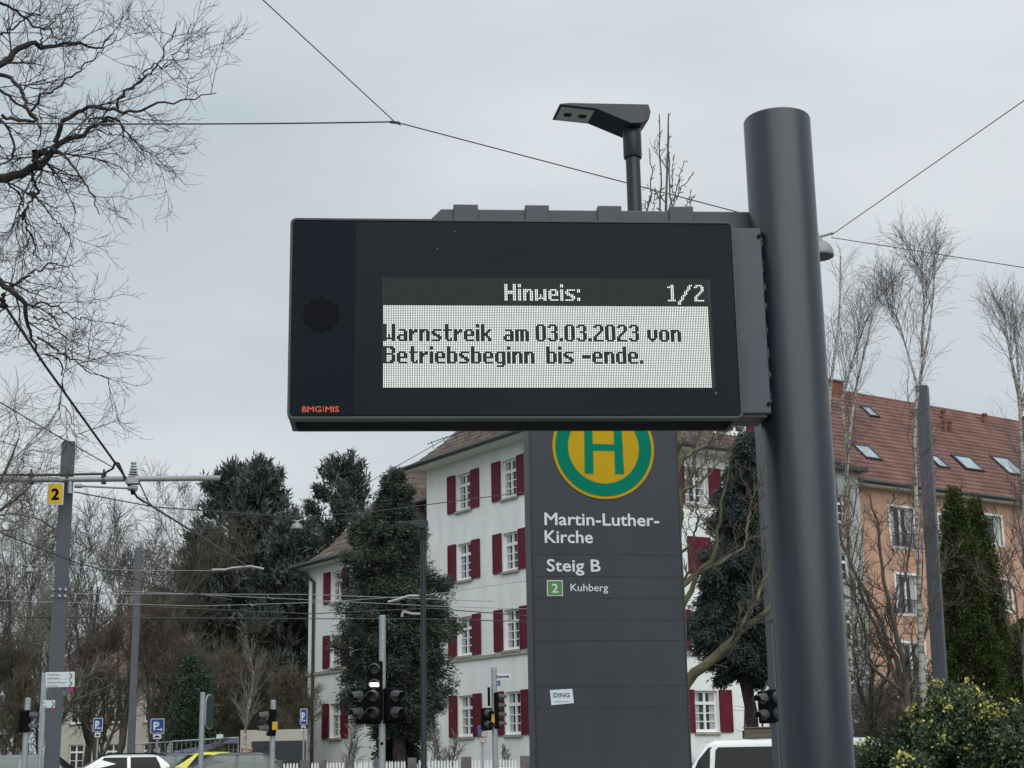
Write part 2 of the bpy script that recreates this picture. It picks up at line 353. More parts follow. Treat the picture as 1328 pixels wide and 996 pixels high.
# LED board: 192 x 64 dots
lu0, lz1 = dpx(497, 361)[0], dpx(497, 361)[1]; lu1 = dpx(918, 400)[0]; lz0 = dpx(497, 503)[1]
PX = (lu1-lu0)/192; PZ = (lz1-lz0)/64
MB().box(lu0-.004, lu1+.012, -.0016, 0, lz0-.002, lz1+.003).build('led_board', LEDOFF, disp)
GL = {
 'W': '##...##|##...##|##...##|##...##|##...##|##...##|##.#.##|##.#.##|#######|##...##',
 'B': '######.|##..###|##...##|##...##|######.|##...##|##...##|##...##|##..###|######.',
 'H': '##...##|##...##|##...##|##...##|#######|#######|##...##|##...##|##...##|##...##',
 'a': '......|......|......|.####.|....##|....##|.#####|##..##|##..##|.#####',
 'r': '.....|.....|.....|##.##|#####|###..|##...|##...|##...|##...',
 'n': '......|......|......|#####.|###.##|##..##|##..##|##..##|##..##|##..##',
 's': '......|......|......|.#####|##....|###...|.####.|...###|....##|#####.',
 't': '.##..|.##..|.##..|#####|.##..|.##..|.##..|.##..|.##.#|..###',
 'e': '......|......|......|.####.|##..##|##..##|######|##....|##....|.#####',
 'i': '##|##|..|##|##|##|##|##|##|##',
 'k': '##....|##....|##....|##..##|##.##.|####..|####..|##.##.|##..##|##..##',
 'm': '........|........|........|#######.|##.##.##|##.##.##|##.##.##|##.##.##|##.##.##|##.##.##',
 '0': '.####.|##..##|##..##|##..##|##..##|##..##|##..##|##..##|##..##|.####.',
 '3': '.####.|##..##|....##|....##|..###.|....##|....##|....##|##..##|.####.',
 '2': '.####.|##..##|....##|....##|...##.|..##..|.##...|##....|##....|######',
 '1': '..##.|####.|..##.|..##.|..##.|..##.|..##.|..##.|..##.|#####',
 '/': '.......##|......##.|......##.|.....##..|....##...|....##...|...##....|..##.....|..##.....|.##......|##.......|##.......',
 '.': '..|..|..|..|..|..|..|..|##|##',
 ':': '..|..|..|##|##|..|..|..|##|##',
 '-': '.....|.....|.....|.....|.....|#####|#####|.....|.....|.....',
 'v': '......|......|......|##..##|##..##|##..##|##..##|##..##|.####.|..##..',
 'o': '......|......|......|.####.|##..##|##..##|##..##|##..##|##..##|.####.',
 'b': '##....|##....|##....|#####.|##..##|##..##|##..##|##..##|##..##|#####.',
 'd': '....##|....##|....##|.#####|##..##|##..##|##..##|##..##|##..##|.#####',
 'g': '......|......|......|.#####|##..##|##..##|##..##|##..##|##..##|.#####|....##|.####.',
 'w': '.......|.......|.......|##...##|##...##|##...##|##.#.##|##.#.##|#######|##...##',
}
grid = np.zeros((64, 192), bool); grid[16:, :] = True
def led(s, c, r, on):
    for ch in s:
        g = GL[ch].split('|')
        for j, row in enumerate(g):
            for i, q in enumerate(row):
                if q == '#' and 0 <= c+i < 192: grid[r+j, c+i] = on
        c += len(g[0])+1
    return c
led('Hinweis:', 71, 3, True); led('1/2', 168, 3, True)
led('Warnstreik', 0, 27, False); led('am', 70, 27, False); led('03.03.2023', 89, 27, False); led('von', 155, 27, False)
led('Betriebsbeginn', 0, 40, False); led('bis', 95, 40, False); led('-ende.', 116, 40, False)
jj, ii = np.nonzero(grid); cx = lu0+(ii+.5)*PX; cz = lz1-(jj+.5)*PZ; hx, hz = PX*.31, PZ*.385
V = np.stack([np.stack([cx+a*hx, np.full_like(cx, -.0026), cz+b*hz], -1) for a, b in ((-1, -1), (1, -1), (1, 1), (-1, 1))], 1).reshape(-1, 3)
tag(mesh_obj('lit_dots', V, np.arange(len(V), dtype=np.int32).reshape(-1, 4), LEDON, disp, world=False), kind='stuff')
# dark glass margin line right of the matrix, status lamp, speaker holes, print
MB().box(dpx(921, 430)[0], dpx(921, 430)[0]+.002, -.002, 0, lz0-.006, lz1).build('matrix_seam', RIM, disp)
a, z = dpx(928, 510); MB().lathe([(.005, -.0025), (.005, 0)], (a, 0, z), 12, 'y').build('light_sensor', HOOD, disp)
a, z = dpx(417, 408); mb = MB(); P_ = .0074
for r_ in range(-9, 10):
    for c_ in range(-9, 10):
        x_ = (c_+(.5 if r_ % 2 else 0))*P_; z_ = r_*P_*.866
        if math.hypot(x_, z_) < .058: mb.prism(disc(.0031, 6, a+x_, z+z_), ID, -.0022, -.0004)
tag(mb.build('speaker_holes', BLACKP, disp), kind='stuff')
MB().lathe([(.0585, -.0007), (.0585, 0)], (a, 0, z), 24, 'y').build('speaker_grille', mat('speaker_grille_metal', (.020, .024, .030), .7, spec=.08), disp)
a0, z0 = dpx(392, 534.5); a1, z1 = dpx(416.5, 526)
fit_text('lettering', 'BMG', a0, a1, z0, .0188, ORANGEP, disp, -.0008, .0006); a2 = dpx(422, 530)[0]; a3 = dpx(439.5, 530)[0]
fit_text('lettering', 'MIS', a2, a3, z0, .0188, ORANGEP, disp, -.0008, .0006)
am = dpx(419.3, 530)[0]; MB().box(am-.001, am+.001, -.002, 0, z0, z0+.019).build('logo_bar', ORANGEP, disp)
a, z = dpx(415, 282, .07); MB().lathe([(.021, 0), (.021, .004), (.017, .010), (.009, .0145), (.002, .016)], (a, .07, DH-.005), 16).build('sensor_dome', BLACKH, disp, smooth=True)

for x_, y_ in ((590, 300.5), (567, 322)):
    a, z = dpx(x_, y_); MB().add([(a-.0012, -.0009, z+.0006), (a, -.0009, z-.001), (a+.0018, -.0009, z-.002), (a+.001, -.0009, z+.0005)], [(0, 1, 2, 3)]).build('paint_chip', STICK, disp)
# ================================================================== thick steel mast with its bracket
mA, mB_ = at(1060, 996, 4.86), at(1007.5, 150, 4.86); mc = np.array([(mA[0]+mB_[0])/2, 4.86])
mast = thing('steel_mast', 'thick round anthracite steel mast in the foreground, carrying the information display', 'mast', (mc[0], mc[1], 0))
mtop = float(at(1007, 146, 4.8)[2]); mb = MB(); RAD = .1125
mb.lathe([(RAD, 0), (RAD, mtop-.008), (RAD-.003, mtop-.002), (RAD-.009, mtop)], (0, 0, 0), 64); o = mb.build('pole', PAINT, mast); autosmooth(o)
MB().lathe([(.19, 0), (.19, .02), (.13, .022), (.118, .05)], k=48).build('base_flange', PAINT, mast)
def dl(u, d, w): return np.array([DP[0]+DD[0]*u-DD[1]*d, DP[1]+DD[1]*u+DD[0]*d, DZ+w])
def bpx(x, y, d): a, z = dpx(x, y, d); return a, z
bx0, bz0 = bpx(572, 270.5, .2); bx00 = bpx(549, 283, .2); bx1 = bpx(978, 276, .2)[0]+.03; bzt = (bz0+bpx(975, 276, .2)[1])/2
mb = MB(); mb.prism([(bx00[0], bx00[1]-.03), (bx0, bzt), (bx1, bzt), (bx1, bzt-.12), (bx00[0], bzt-.12)], dl, .195, .285); mb.build('bracket_beam', ARM, mast, world=True, bevel=.004)
for i, (xa, xb) in enumerate(((588, 620), (681, 712), (775, 806), (868, 899))):
    ua, ub = bpx(xa, 275, .19)[0], bpx(xb, 275, .19)[0]
    MB().box(ua, ub, .187, .293, bzt-.125, bzt+.014, dl).build('clamp_band', ARM, mast, world=True, bevel=.003)
pu1 = (bpx(986, 330, .06)[0]+bpx(1001, 535, .06)[0])/2; pz1 = bpx(970, 297, .06)[1]; pz0 = bpx(990, 537, .06)[1]
MB().box(DW-.004, pu1, .05, .20, pz0, pz1, dl).build('bracket_plate', ARM, mast, world=True, bevel=.004)
MB().box(DW+.004, pu1+.006, .199, .28, pz1-.01, bzt-.006, dl).build('bracket_plate', ARM, mast, world=True, bevel=.004)
MB().box(DW-.01, pu1-.012, .06, .19, pz0-.012, pz0+.006, dl).build('bracket_foot', BLACKH, mast, world=True, bevel=.002)
pts = []; rr = []
for i in range(60):
    t = i/59; pts.append(dl(pu1+.0085+.0012*math.sin(i*1.7)+(.004 if i < 4 else 0), .075+.004*math.sin(i*.9), pz1+.012-(pz1-pz0+.01)*t)); rr.append(.0055+.0016*math.sin(i*2.3)+.0012*math.sin(i*5.1))
MB().tube(pts, rr, 8).build('weld_seam', ARM, mast, world=True, smooth=True)
for i in range(2): MB().lathe([(.006, -.004), (.006, .004)], tuple(dl(pu1-.008, .048, (pz1-.03, pz0+.03)[i])), 10, 'y').build('screw', BLACKP, mast, world=True)

# ================================================================== stop stele
SP3 = at(690, 717, 7.3); SA = math.radians(11); SD = np.array([math.cos(SA), math.sin(SA)]); SP = SP3[:2]
def spx(x, y): return on_line(x, y, SP, SD)
SW = (spx(876, 562)[0]+spx(897, 996)[0])/2
stele = thing('stop_stele', 'tall dark grey tram stop stele with round H sign and stop name below display', 'stop sign', (SP[0], SP[1], 0), SA)
STH = 3.82
MB().box(.004, SW-.004, .012, .12, .02, STH-.01).build('core', STELE, stele)
MB().box(-.006, .004, -.002, .13, 0, STH).build('side_profile', BLACKH, stele, bevel=.002)
MB().box(SW-.004, SW+.004, -.002, .13, 0, STH).build('side_profile', BLACKH, stele, bevel=.002)
MB().box(-.006, SW+.004, -.002, .13, STH, STH+.02).build('top_cap', BLACKH, stele, bevel=.002)
zs = [STH-.001]+[spx(790, y)[1] for y in (720, 748, 776, 805, 831, 890, 918)]+[spx(790, 918)[1]-.42, .05]
for i in range(len(zs)-1):
    z1, z0 = zs[i]-.0005, zs[i+1]+.0005; MB().box(.004, SW-.004, 0, .012, z0, z1).build('sign_panel', STELEH if i == 0 else STELE, stele, bevel=.0007)
hu, hz_ = spx(782.5, 580.5); pm = 65.0/(abs(spx(847.5, 580)[0]-hu)); R0 = 65.3/pm
MB().prism(disc(R0, 72, hu, hz_), ID, -.004, 0).build('sign_disc', YELLOW, stele)
mb = MB(); ring(mb, disc(R0*.945, 72, hu, hz_), disc(R0*.70, 72, hu, hz_), ID, -.0055, -.0035); mb.build('sign_ring', GREEN, stele)
s_ = R0/65.3; mb = MB()
for q in (-1, 1): mb.add([(hu+q*a*s_, d, hz_+b*s_) for d in (-.0055, -.0035) for a, b in ((13.8, -33.5), (25.2, -33.5), (24.0, 33.5), (13.8, 33.5))], [(0, 1, 2, 3), (7, 6, 5, 4), (0, 4, 5, 1), (1, 5, 6, 2), (2, 6, 7, 3), (3, 7, 4, 0)])
mb.box(hu-13.8*s_, hu+13.8*s_, -.0054, -.0036, hz_-4.2*s_, hz_+4.2*s_); mb.build('letter_h', GREEN, stele)
def stext(s, xa, xb, yb, cap, m, bold, y2=None):
    fit_text('lettering', s, spx(xa, yb)[0], spx(xb, yb)[0], spx((xa+xb)/2, yb)[1], cap/pm, m, stele, -.001, bold*1.3)
stext('Martin-Luther-', 706.5, 854.5, 681.5, 15.8, WHITEP, .0011); stext('Kirche', 706.8, 768.5, 704, 15.8, WHITEP, .0011)
stext('Steig B', 709.5, 778.5, 741, 15.3, WHITEP, .0011)
bu0, bz1 = spx(709, 752.5); bu1, bz0 = spx(730, 773)
MB().box(bu0, bu1, -.002, 0, bz0, bz1).build('line_badge', WHITEP, stele); MB().box(bu0+.004, bu1-.004, -.003, -.001, bz0+.004, bz1-.004).build('line_badge_field', LGREEN, stele)
o = fit_text('lettering', '2', spx(715.5, 763)[0], spx(723.5, 763)[0], spx(719, 768.5)[1], 11/pm, WHITEP, stele, -.0025, .0008)
stext('Kuhberg', 740, 788.5, 766.7, 9.4, WHITEP, .0002)
st = [spx(*p) for p in ((713, 895), (742, 893.3), (744.2, 911.8), (715, 914.6))]
stk = MB().prism(st, ID, -.0022, .001).build('sticker', STICK, stele)
u0, u1 = spx(718, 905)[0], spx(738.5, 905)[0]; bz = spx(728, 904.2)[1]
fit_text('lettering', 'DING', u0, u1, bz, 5.3/pm, TEAL, stk, -.002, .0006, .001); MB().box(u0+.003, u1-.004, -.003, -.002, bz-.021, bz-.0195).build('print_line', TEAL, stk)
mb = MB()
for s_x in (.12, .0): pass
MB().box(SW+.006, SW+.012, .02, .05, .0, 1.95).build('edge_strip', POST, stele)

# ================================================================== street lamps with flat LED heads
def make_lamp(label, base, h, rz, group='anthracite LED street lamps'):
    t = thing('street_lamp', label, 'street lamp', base, rz, group)
    mb = MB(); mb.lathe([(.075, 0), (.075, 1.0), (.055, 1.1), (.048, h-.22)], k=24); autosmooth(mb.build('pole', PAINT, t))
    mb = MB(); mb.lathe([(.058, h-.27), (.062, h-.26), (.062, h-.03), (.058, h-.0)], k=24); autosmooth(mb.build('collar', PAINT, t))
    prof = [(a_*.9, b_) for a_, b_ in ((-.10, .155), (.50, .125), (.575, .11), (.575, .095), (.30, .075), (.11, -.02), (.04, -.055), (-.05, -.045), (-.10, .0), (-.115, .08))]
    fn = lambda a, d, b: (a, d, (b+.05)*.70-.05+h-.02)
    MB().prism(prof, fn, -.125, .125).build('lamp_head', PAINT, t, bevel=.008)
    # slope of the underside between (.30,.135) and (.56,.165)
    vs = [(a, d, (b+.05)*.70-.05+h-.022+o_) for o_ in (-.004, .004) for a, b, d in ((.28, .0755, -.10), (.50, .0932, -.10), (.50, .0932, .10), (.28, .0755, .10))]
    MB().add(vs, [(0, 1, 2, 3), (7, 6, 5, 4), (0, 4, 5, 1), (1, 5, 6, 2), (2, 6, 7, 3), (3, 7, 4, 0)]).build('lamp_glass', CURT, t)
    for k in range(2): MB().lathe([(.032, -.004), (.03, .002)], (.335+.10*k, 0, h-.02+.0385+.0056*(.335+.10*k-.28)*10-.004), 10).build('led_lens', GLASSF, t)
    return t
lb = at(823, 265, 9.6); make_lamp('large grey street lamp with flat head rising behind the information display', (lb[0], lb[1], 0), float(at(821, 157, 9.6)[2]), math.radians(190))
lb = at(549, 850, 28); gzz = float(gz(lb[0], 28)); l2h = float(at(549, 681, 28)[2])-gzz
make_lamp('slender grey street lamp standing in front of the tall dark cypress', (lb[0], lb[1], gzz), l2h, math.radians(182))

# ================================================================== square tram masts
def G(x, y, Y):
    p = at(x, y, Y); return np.array([p[0], Y, float(gz(p[0], Y))])
def mast_sq(label, x, ytop, Y, w0=.30, rz=math.radians(35), group='square grey overhead line masts'):
    p = at(x, ytop, Y); g = float(gz(p[0], Y)); h = p[2]-g
    t = thing('square_mast', label, 'mast', (p[0], Y, g), rz, group)
    w1 = w0*1.12; mb = MB()
    mb.add([(-w1/2, -w1/2, 0), (w1/2, -w1/2, 0), (w1/2, w1/2, 0), (-w1/2, w1/2, 0), (-w0/2, -w0/2, h), (w0/2, -w0/2, h), (w0/2, w0/2, h), (-w0/2, w0/2, h)], [(3, 2, 1, 0), (4, 5, 6, 7), (0, 1, 5, 4), (1, 2, 6, 5), (2, 3, 7, 6), (3, 0, 4, 7)])
    mb.build('pole', MASTG, t, bevel=.012); return t, p, g, h
M2, p2, g2, h2 = mast_sq('grey square mast at far left, carrying the yellow number 2 plate', 89, 573, 28, .215, math.radians(28))
for zz in (2.9+1.3, 2.9+1.42):
    for a in (-.05, .05): MB().lathe([(.028, -.165), (.028, -.11)], (a, 0, zz), 8, 'y').build('bolt', GALV, M2)
    MB().lathe([(.028, -.165), (.028, -.11)], (0, 0, zz), 8, 'x').build('bolt', GALV, M2)
mast_sq('thin grey square mast left of the pines, behind the parked cars', 180.5, 710, 52, .22, math.radians(10))
mast_sq('grey square mast half hidden behind the thick round steel mast', 983.5, 345, 21, .30, math.radians(5))
M5, p5, g5, h5 = mast_sq('grey square mast standing before the orange house, beside the birch', 1195.5, 502, 30, .235, math.radians(-24))
M5.rotation_euler = (0, math.radians(1.2), M5.rotation_euler[2]); M5.location.x -= math.sin(math.radians(1.2))*h5
# yellow number plate
q0, q1 = at(60.5, 655, 27.6), at(83, 626, 27.6); cx_, cz_ = (q0[0]+q1[0])/2, (q0[2]+q1[2])/2; hw, hh = (q1[0]-q0[0])/2, (q1[2]-q0[2])/2
NP = thing('number_plate', 'yellow plate with black number 2 hanging under the pale cantilever tube', 'sign', (cx_, 27.6, cz_-hh), math.radians(4))
MB().box(-hw, hw, 0, .02, 0, 2*hh).build('plate', WHITES, NP, bevel=.004); MB().box(-hw*.90, hw*.90, -.004, .002, hh*.09, hh*1.91).build('plate_face', mat('plate_yellow', (.66, .43, .01), .5, 0, .06), NP)
fit_text('lettering', '2', -hw*.42, hw*.42, hh*.5, hh*1.0, BLACKP, NP, -.005, .012, .003)
for a in (-.5, .5): MB().tube([(a*hw, .01, 2*hh), (a*hw, .01, 2*hh+.06)], .006, 6).build('hanger', GALV, NP)
# cantilever tube with fittings
CT = thing('cantilever_tube', 'long pale horizontal cantilever tube crossing the number 2 mast, with clamps', 'catenary arm', (p2[0], 27.75, at(89, 622, 27.75)[2]))
zc = at(89, 622, 27.75)[2]
def cpt(x, y, Y=27.75): return at(x, y, Y)
zR = at_z(290, 620, 1)[2]
TB = mat('pale_tube', (.33, .325, .32), .5, .1, .08, 5)
t0, t1 = cpt(-160, 624), cpt(289, 620); MB().tube([t0, t1], .052, 12).build('tube', TB, CT, world=True, smooth=True)
MB().tube([t1-[.03, 0, 0], t1+[.01, 0, 0]], .058, 12).build('end_cap', BLACKP, CT, world=True)
MB().tube([cpt(-40, 616), cpt(60, 616), cpt(135, 614.5)], .024, 8).build('upper_rod', WIREM, CT, world=True)
for x_ in (40.5, 88, 134.5):
    c = cpt(x_, 617); MB().box(c[0]-.035, c[0]+.035, 27.70, 27.82, c[2]-.15, c[2]+.05).build('clamp', WIREM, CT, world=True, bevel=.006)
    MB().tube([c+[0, 0, .04], c+[0, 0, .12]], .02, 6).build('clamp_bolt', WIREM, CT, world=True)
c = cpt(172.5, 622); mb = MB()
for k in range(5): mb.lathe([(.10-.012*k, .0), (.055, .03)], (c[0], c[1], c[2]+.09+.05*k), 10)
mb.build('insulator', GALV, CT, world=True); MB().box(c[0]-.12, c[0]+.12, c[1]-.09, c[1]+.09, c[2]-.09, c[2]+.02).build('clamp_block', GALV, CT, world=True, bevel=.01)
MB().tube([cpt(97, 630), cpt(106, 630.5)], .04, 8).build('rod_insulator', GALV, CT, world=True); MB().tube([cpt(106, 630.5), cpt(168, 633.5)], .018, 8).build('steady_rod', WIREP, CT, world=True)
MB().tube([cpt(166, 633), cpt(178, 633.5)], .05, 8).build('rod_insulator', GALV, CT, world=True); MB().tube([cpt(91, 625), cpt(91, 640)], .05, 8).build('mast_bracket', GALV, CT, world=True)
MB().tube([cpt(172, 634), cpt(173, 641)], .045, 8).build('clip', BLACKP, CT, world=True)
# ------------------------------------------------------------------ overhead wires: (label, points (px, py, distance), radius, material)
def wire(label, pts, r, m=None, name='overhead_wire', sag=0, group='overhead wires'):
    P = [at(*p) for p in pts]; Q = []
    for i in range(len(P)-1):
        for k in range(8):
            t = k/8; q = P[i]*(1-t)+P[i+1]*t; q = q-np.array([0, 0, sag*4*t*(1-t)]); Q.append(q)
    Q.append(P[-1]); b = Q[0]
    o = MB().tube([q-b for q in Q], r, 5).build(name, m or WIREM); o.location = tuple(b); tag(o, label, 'wire', group); return o
JN = (512, 158, 13)
wire('dark wire running steeply from the top edge down to the junction clamp above the display', [(-40, -353, 7.5), (325, -15, 10.5), JN], .0048)
wire('long level dark wire from the left edge to the junction clamp above the display', [(-30, 159.5, 12.2), (250, 160.8, 12.6), JN], .0075, sag=.004)
wire('dark wire sloping from the junction clamp down past the big street lamp', [JN, (945, 272, 14.6), (1062, 303, 15)], .006)
wire('thin wire rising to the upper right edge from the hanging lamp', [(1078, 305, 15), (1350, 115, 12), (2160, -451, 9)], .0045)
wire('thin wire leaving the hanging lamp nearly level towards the right edge', [(1078, 308, 15), (1350, 350.5, 14), (2160, 478, 12.5)], .0045)
jc = at(*JN); JC = MB(); JC.tube([(-.045, 0, 0), (.045, 0, -.012)], .014, 8); JC.tube([(-.02, 0, .012), (.055, 0, -.035)], .006, 6); o = JC.build('wire_clamp', WIREM); o.location = tuple(jc); tag(o, 'small dark clamp joining three wires in the sky above the display', 'wire clamp')
wire('thick dark feeder cable slanting through the bare tree to the cantilever fittings', [(-25, 350, 20), (60, 476, 23.5), (158, 612, 27.4), (178, 645, 28.5), (240, 683, 33), (330, 740, 44)], .022)
wire('looping dark cable around the cantilever fittings beside the feeder cable', [(134, 614.5, 27.7), (146, 608, 27.6), (149, 600, 27.5), (154, 601, 27.6), (163, 622, 27.7), (172, 640, 27.9)], .022)
wire('thin wire descending from the left edge to the cable loop by the mast', [(-20, 510, 22), (60, 557, 25), (148, 607, 27.6)], .010, WIREM)
wire('short wire slanting down from the cantilever tube to the feeder cable', [(179, 622, 27.8), (192, 650, 30), (199, 657, 30.5)], .013)
wire('pale stay wire from the number 2 mast to the round hanging lamp', [(96, 638, 28), (200, 657.5, 31), (385, 671, 36), (480, 664, 39), (690, 637, 45)], .013, WIREM)
wire('thin wire crossing the sky below the display towards the white house roof', [(470, 630, 50), (590, 562, 46)], .013, WIREP)
wire('dark wire sinking from the left edge past the number 2 mast', [(-20, 683, 24), (100, 730, 27), (225, 765, 31), (300, 778, 34)], .012)
wire('thin wire behind the number 2 mast passing the small hanging lamp', [(-20, 722, 40), (38, 733, 40), (180, 740, 41), (282, 740, 42)], .008, WIREP)
wire('long pale wire crossing low before the pines and the white house', [(150, 766, 36), (400, 778, 38), (560, 786, 39), (690, 790, 40)], .008, WIREP)
wire('upper of two low wires running before the white house facade', [(0, 779, 40), (260, 786, 40), (420, 781, 40), (560, 771, 40), (690, 752, 40)], .008, WIREP)
wire('contact wire running level before the dark cypress at its middle', [(150, 785, 36), (400, 796, 36), (560, 789, 36), (690, 799, 36)], .012, WIREM)
wire('lowest long wire crossing before the signals and the white house', [(0, 800, 33), (300, 802, 33), (560, 803, 33), (690, 806, 33)], .011, WIREM)
wire('thin wire stretched across the sky left of the tall pines', [(95, 770, 34), (400, 771, 38), (640, 780, 40)], .009, WIREP)
for lab, pp in (('pale curved registration arm on the wires in front of the pines', [(275, 739, 42), (292, 739, 42), (300, 737, 42), (325, 734.5, 42), (342, 738, 42)]), ('pale short contact wire arm crossing before the dark cypress', [(503, 781, 38), (515, 778, 38), (530, 773, 38), (543, 773, 38)]), ('small pale wire arm just left of the slender street lamp', [(521, 800, 37), (523, 793, 37), (535, 796, 37), (545, 796, 37)])):
    o = wire(lab, pp, .035, TB, 'registration_arm', group='pale arms on the contact wires'); o['category'] = 'wire arm'
# ------------------------------------------------------------------ round hanging lamps
def hang_lamp(label, x, y, Y, r):
    p = at(x, y, Y); t = thing('hanging_lamp', label, 'hanging lamp', (p[0], p[1], p[2]-r*.75), 0, 'round lamps hung from span wires')
    prof = [(r*.93, 0), (r, .05*r), (r, .18*r), (r*.97, .45*r), (r*.85, .75*r), (r*.6, 1.0*r), (r*.33, 1.13*r), (r*.28, 1.4*r), (r*.2, 1.42*r)]
    MB().lathe(prof, k=24).build('lamp_shell', mat('lamp_shell_grey', (.24, .25, .25), .45, .1, .1, 6), t, smooth=True)
    MB().lathe([(r*.80, -.02*r), (r*.85, .03*r)], k=20).build('lamp_glass', PANE, t)
    MB().tube([(-r*.7, 0, r*1.62), (-r*.2, 0, r*1.5), (r*.3, 0, r*1.5), (r*1.05, 0, r*1.72)], r*.11, 6).build('wire_bracket', GALV, t); MB().tube([(0, 0, r*1.4), (0, 0, r*1.52)], r*.16, 8).build('neck', GALV, t)
hang_lamp('round grey lamp hanging right beside the thick steel mast', 1061, 320, 15, .155)
hang_lamp('round grey lamp hanging on its wire before the pines', 385, 681, 36, .135)
hang_lamp('small round lamp hanging left of the number 2 mast', 38.5, 738, 40, .12)
# ------------------------------------------------------------------ traffic signals
def head(t, n, x, y, z, yaw, lit=None, s=.30, name='signal_head', hood=True):
    """n modules stacked down from z; faces local direction yaw (0 = towards -y)"""
    c, sn = math.cos(yaw), math.sin(yaw); R = lambda a, d, b: (x+a*c-d*sn, y+a*sn+d*c, z+b)
    mb = MB(); mb.box(-s*.5, s*.5, 0, s*.55, -n*s, 0, R); h = mb.build(name, BLACKP, t, bevel=.02)
    for k in range(n):
        zz = -(k+.5)*s; m = LITL if lit == k else LENS
        MB().prism(disc(s*.33, 18, 0, zz), R, -.012, .004).build('lens', LENS, h)
        if lit == k: MB().prism(rrect(s*.58, s*.24, s*.05, 3, 0, zz-s*.02), R, -.02, -.01).build('light_bar', LITL, h)
        if hood:
            mb = MB(); vs = []; kk = 10; r0 = s*.38
            for d, sp in ((0, 1.0), (-s*.75, .78)):
                for rr_ in (r0, r0-.012):
                    for i in range(kk+1):
                        a = math.pi*(-.12+1.24*i/kk)if d == 0 else math.pi*(.02+.96*i/kk); vs.append(R(rr_*math.cos(a)*(1 if d == 0 else .96), d, zz+rr_*math.sin(a)*(1 if d == 0 else .9)-(.0 if d == 0 else .02)))
            q = kk+1; fs = []
            for i in range(kk): fs += [(i, i+1, 2*q+i+1, 2*q+i), (q+i, 3*q+i, 3*q+i+1, q+i+1), (2*q+i, 2*q+i+1, 3*q+i+1, 3*q+i)]
            mb.add(vs, fs).build('hood', HOOD, h)
    return h
def pole(t, h, r, m=GALV): return autosmooth(MB().lathe([(r, 0), (r, h-.01), (r*.8, h)], k=14).build('pole', m, t))
def sig(label, x, ytop, Y, r, group='traffic signals'):
    p = at(x, ytop, Y); g = float(gz(p[0], Y)); t = thing('traffic_signal', label, 'traffic light', (p[0], Y, g), 0, group); pole(t, p[2]-g, r); return t, p, g
def rel(t, x, y, Y): p = at(x, y, Y); l = FR[t.name][0]; return p[0]-l[0], p[2]-l[2]
t, p, g = sig('galvanised signal pole with black heads and one lit white lamp, before the dark cypress', 496, 798, 29, .062)
a, b = rel(t, 487, 858, 29); head(t, 2, a, -.16, b, 0, lit=1, s=.285)
a, b = rel(t, 487, 892.5, 29); head(t, 2, a-.02, -.17, b, -.12, s=.30); a, b = rel(t, 510, 892.5, 29); head(t, 2, a+.04, -.12, b, .75, s=.30); head(t, 2, -.40, -.05, b, -.85, s=.30)
MB().box(-.48, .40, -.06, .10, b-.64, b-.60).build('bracket', BLACKP, t)
MB().lathe([(.03, 0), (.03, .02)], (0, -.065, b-1.0), 8, 'y').build('opening', BLACKP, t)
t, p, g = sig('galvanised signal pole with street name sign before the white house', 640.5, 865, 30, .055)
a, b = rel(t, 632.5, 918, 30); head(t, 2, a, -.06, b, .45, s=.21, hood=True)
a, b = rel(t, 646, 898, 30); head(t, 4, a+.02, .0, b, 1.35, s=.17)
MB().box(-.13, -.08, -.05, .1, b-.25, b+.1).build('side_box', BLACKP, t); MB().box(-.06, .0, -.1, -.055, b-.62, b-.4).build('push_button', YELB, t)
a0, b0 = rel(t, 644, 878.5, 30); a1, b1 = rel(t, 660.5, 878.5, 30)
o = fit_text('lettering', 'Römerstraße', a0, a1, b0-.01, .055, DGREYC, t, -.016, .002); 
MB().box(a0-.02, a1+.03, -.012, .0, b0-.05, b0+.07).build('name_plate', WHITES, t, bevel=.003)
MB().box(a0-.01, a0+.07, -.012, 0, b0-.16, b0-.065).build('blue_plate', BLUES, t); fit_text('lettering', 'i', a0+.02, a0+.035, b0-.14, .06, WHITES, t, -.015, .001)
t, p, g = sig('galvanised signal pole with hooded black heads facing left and yellow box', 354.5, 908, 29, .05)
a, b = rel(t, 349, 920, 29); head(t, 2, a-.02, 0, b, -1.15, s=.24); a, b = rel(t, 357, 947, 29); MB().box(a-.05, a+.05, -.09, -.05, b, b+.15).build('push_button', YELB, t, bevel=.01)
t, p, g = sig('dark signal head on a pale pole at the far left edge', 36.5, 905, 24, .045)
a, b = rel(t, 34, 921, 24); head(t, 2, a, .04, b, math.pi-.25, s=.165); head(t, 2, a+.06, .0, b, 1.7, s=.165)
t, p, g = sig('black double signal head peeking out left of the thick steel mast', 1004, 760, 19.6, .03)
a, b = rel(t, 989, 896, 19.6); head(t, 2, a, -.05, b, -.75, s=.2); a, b = rel(t, 1006, 894, 19.6); head(t, 2, a, -.05, b, .25, s=.2)
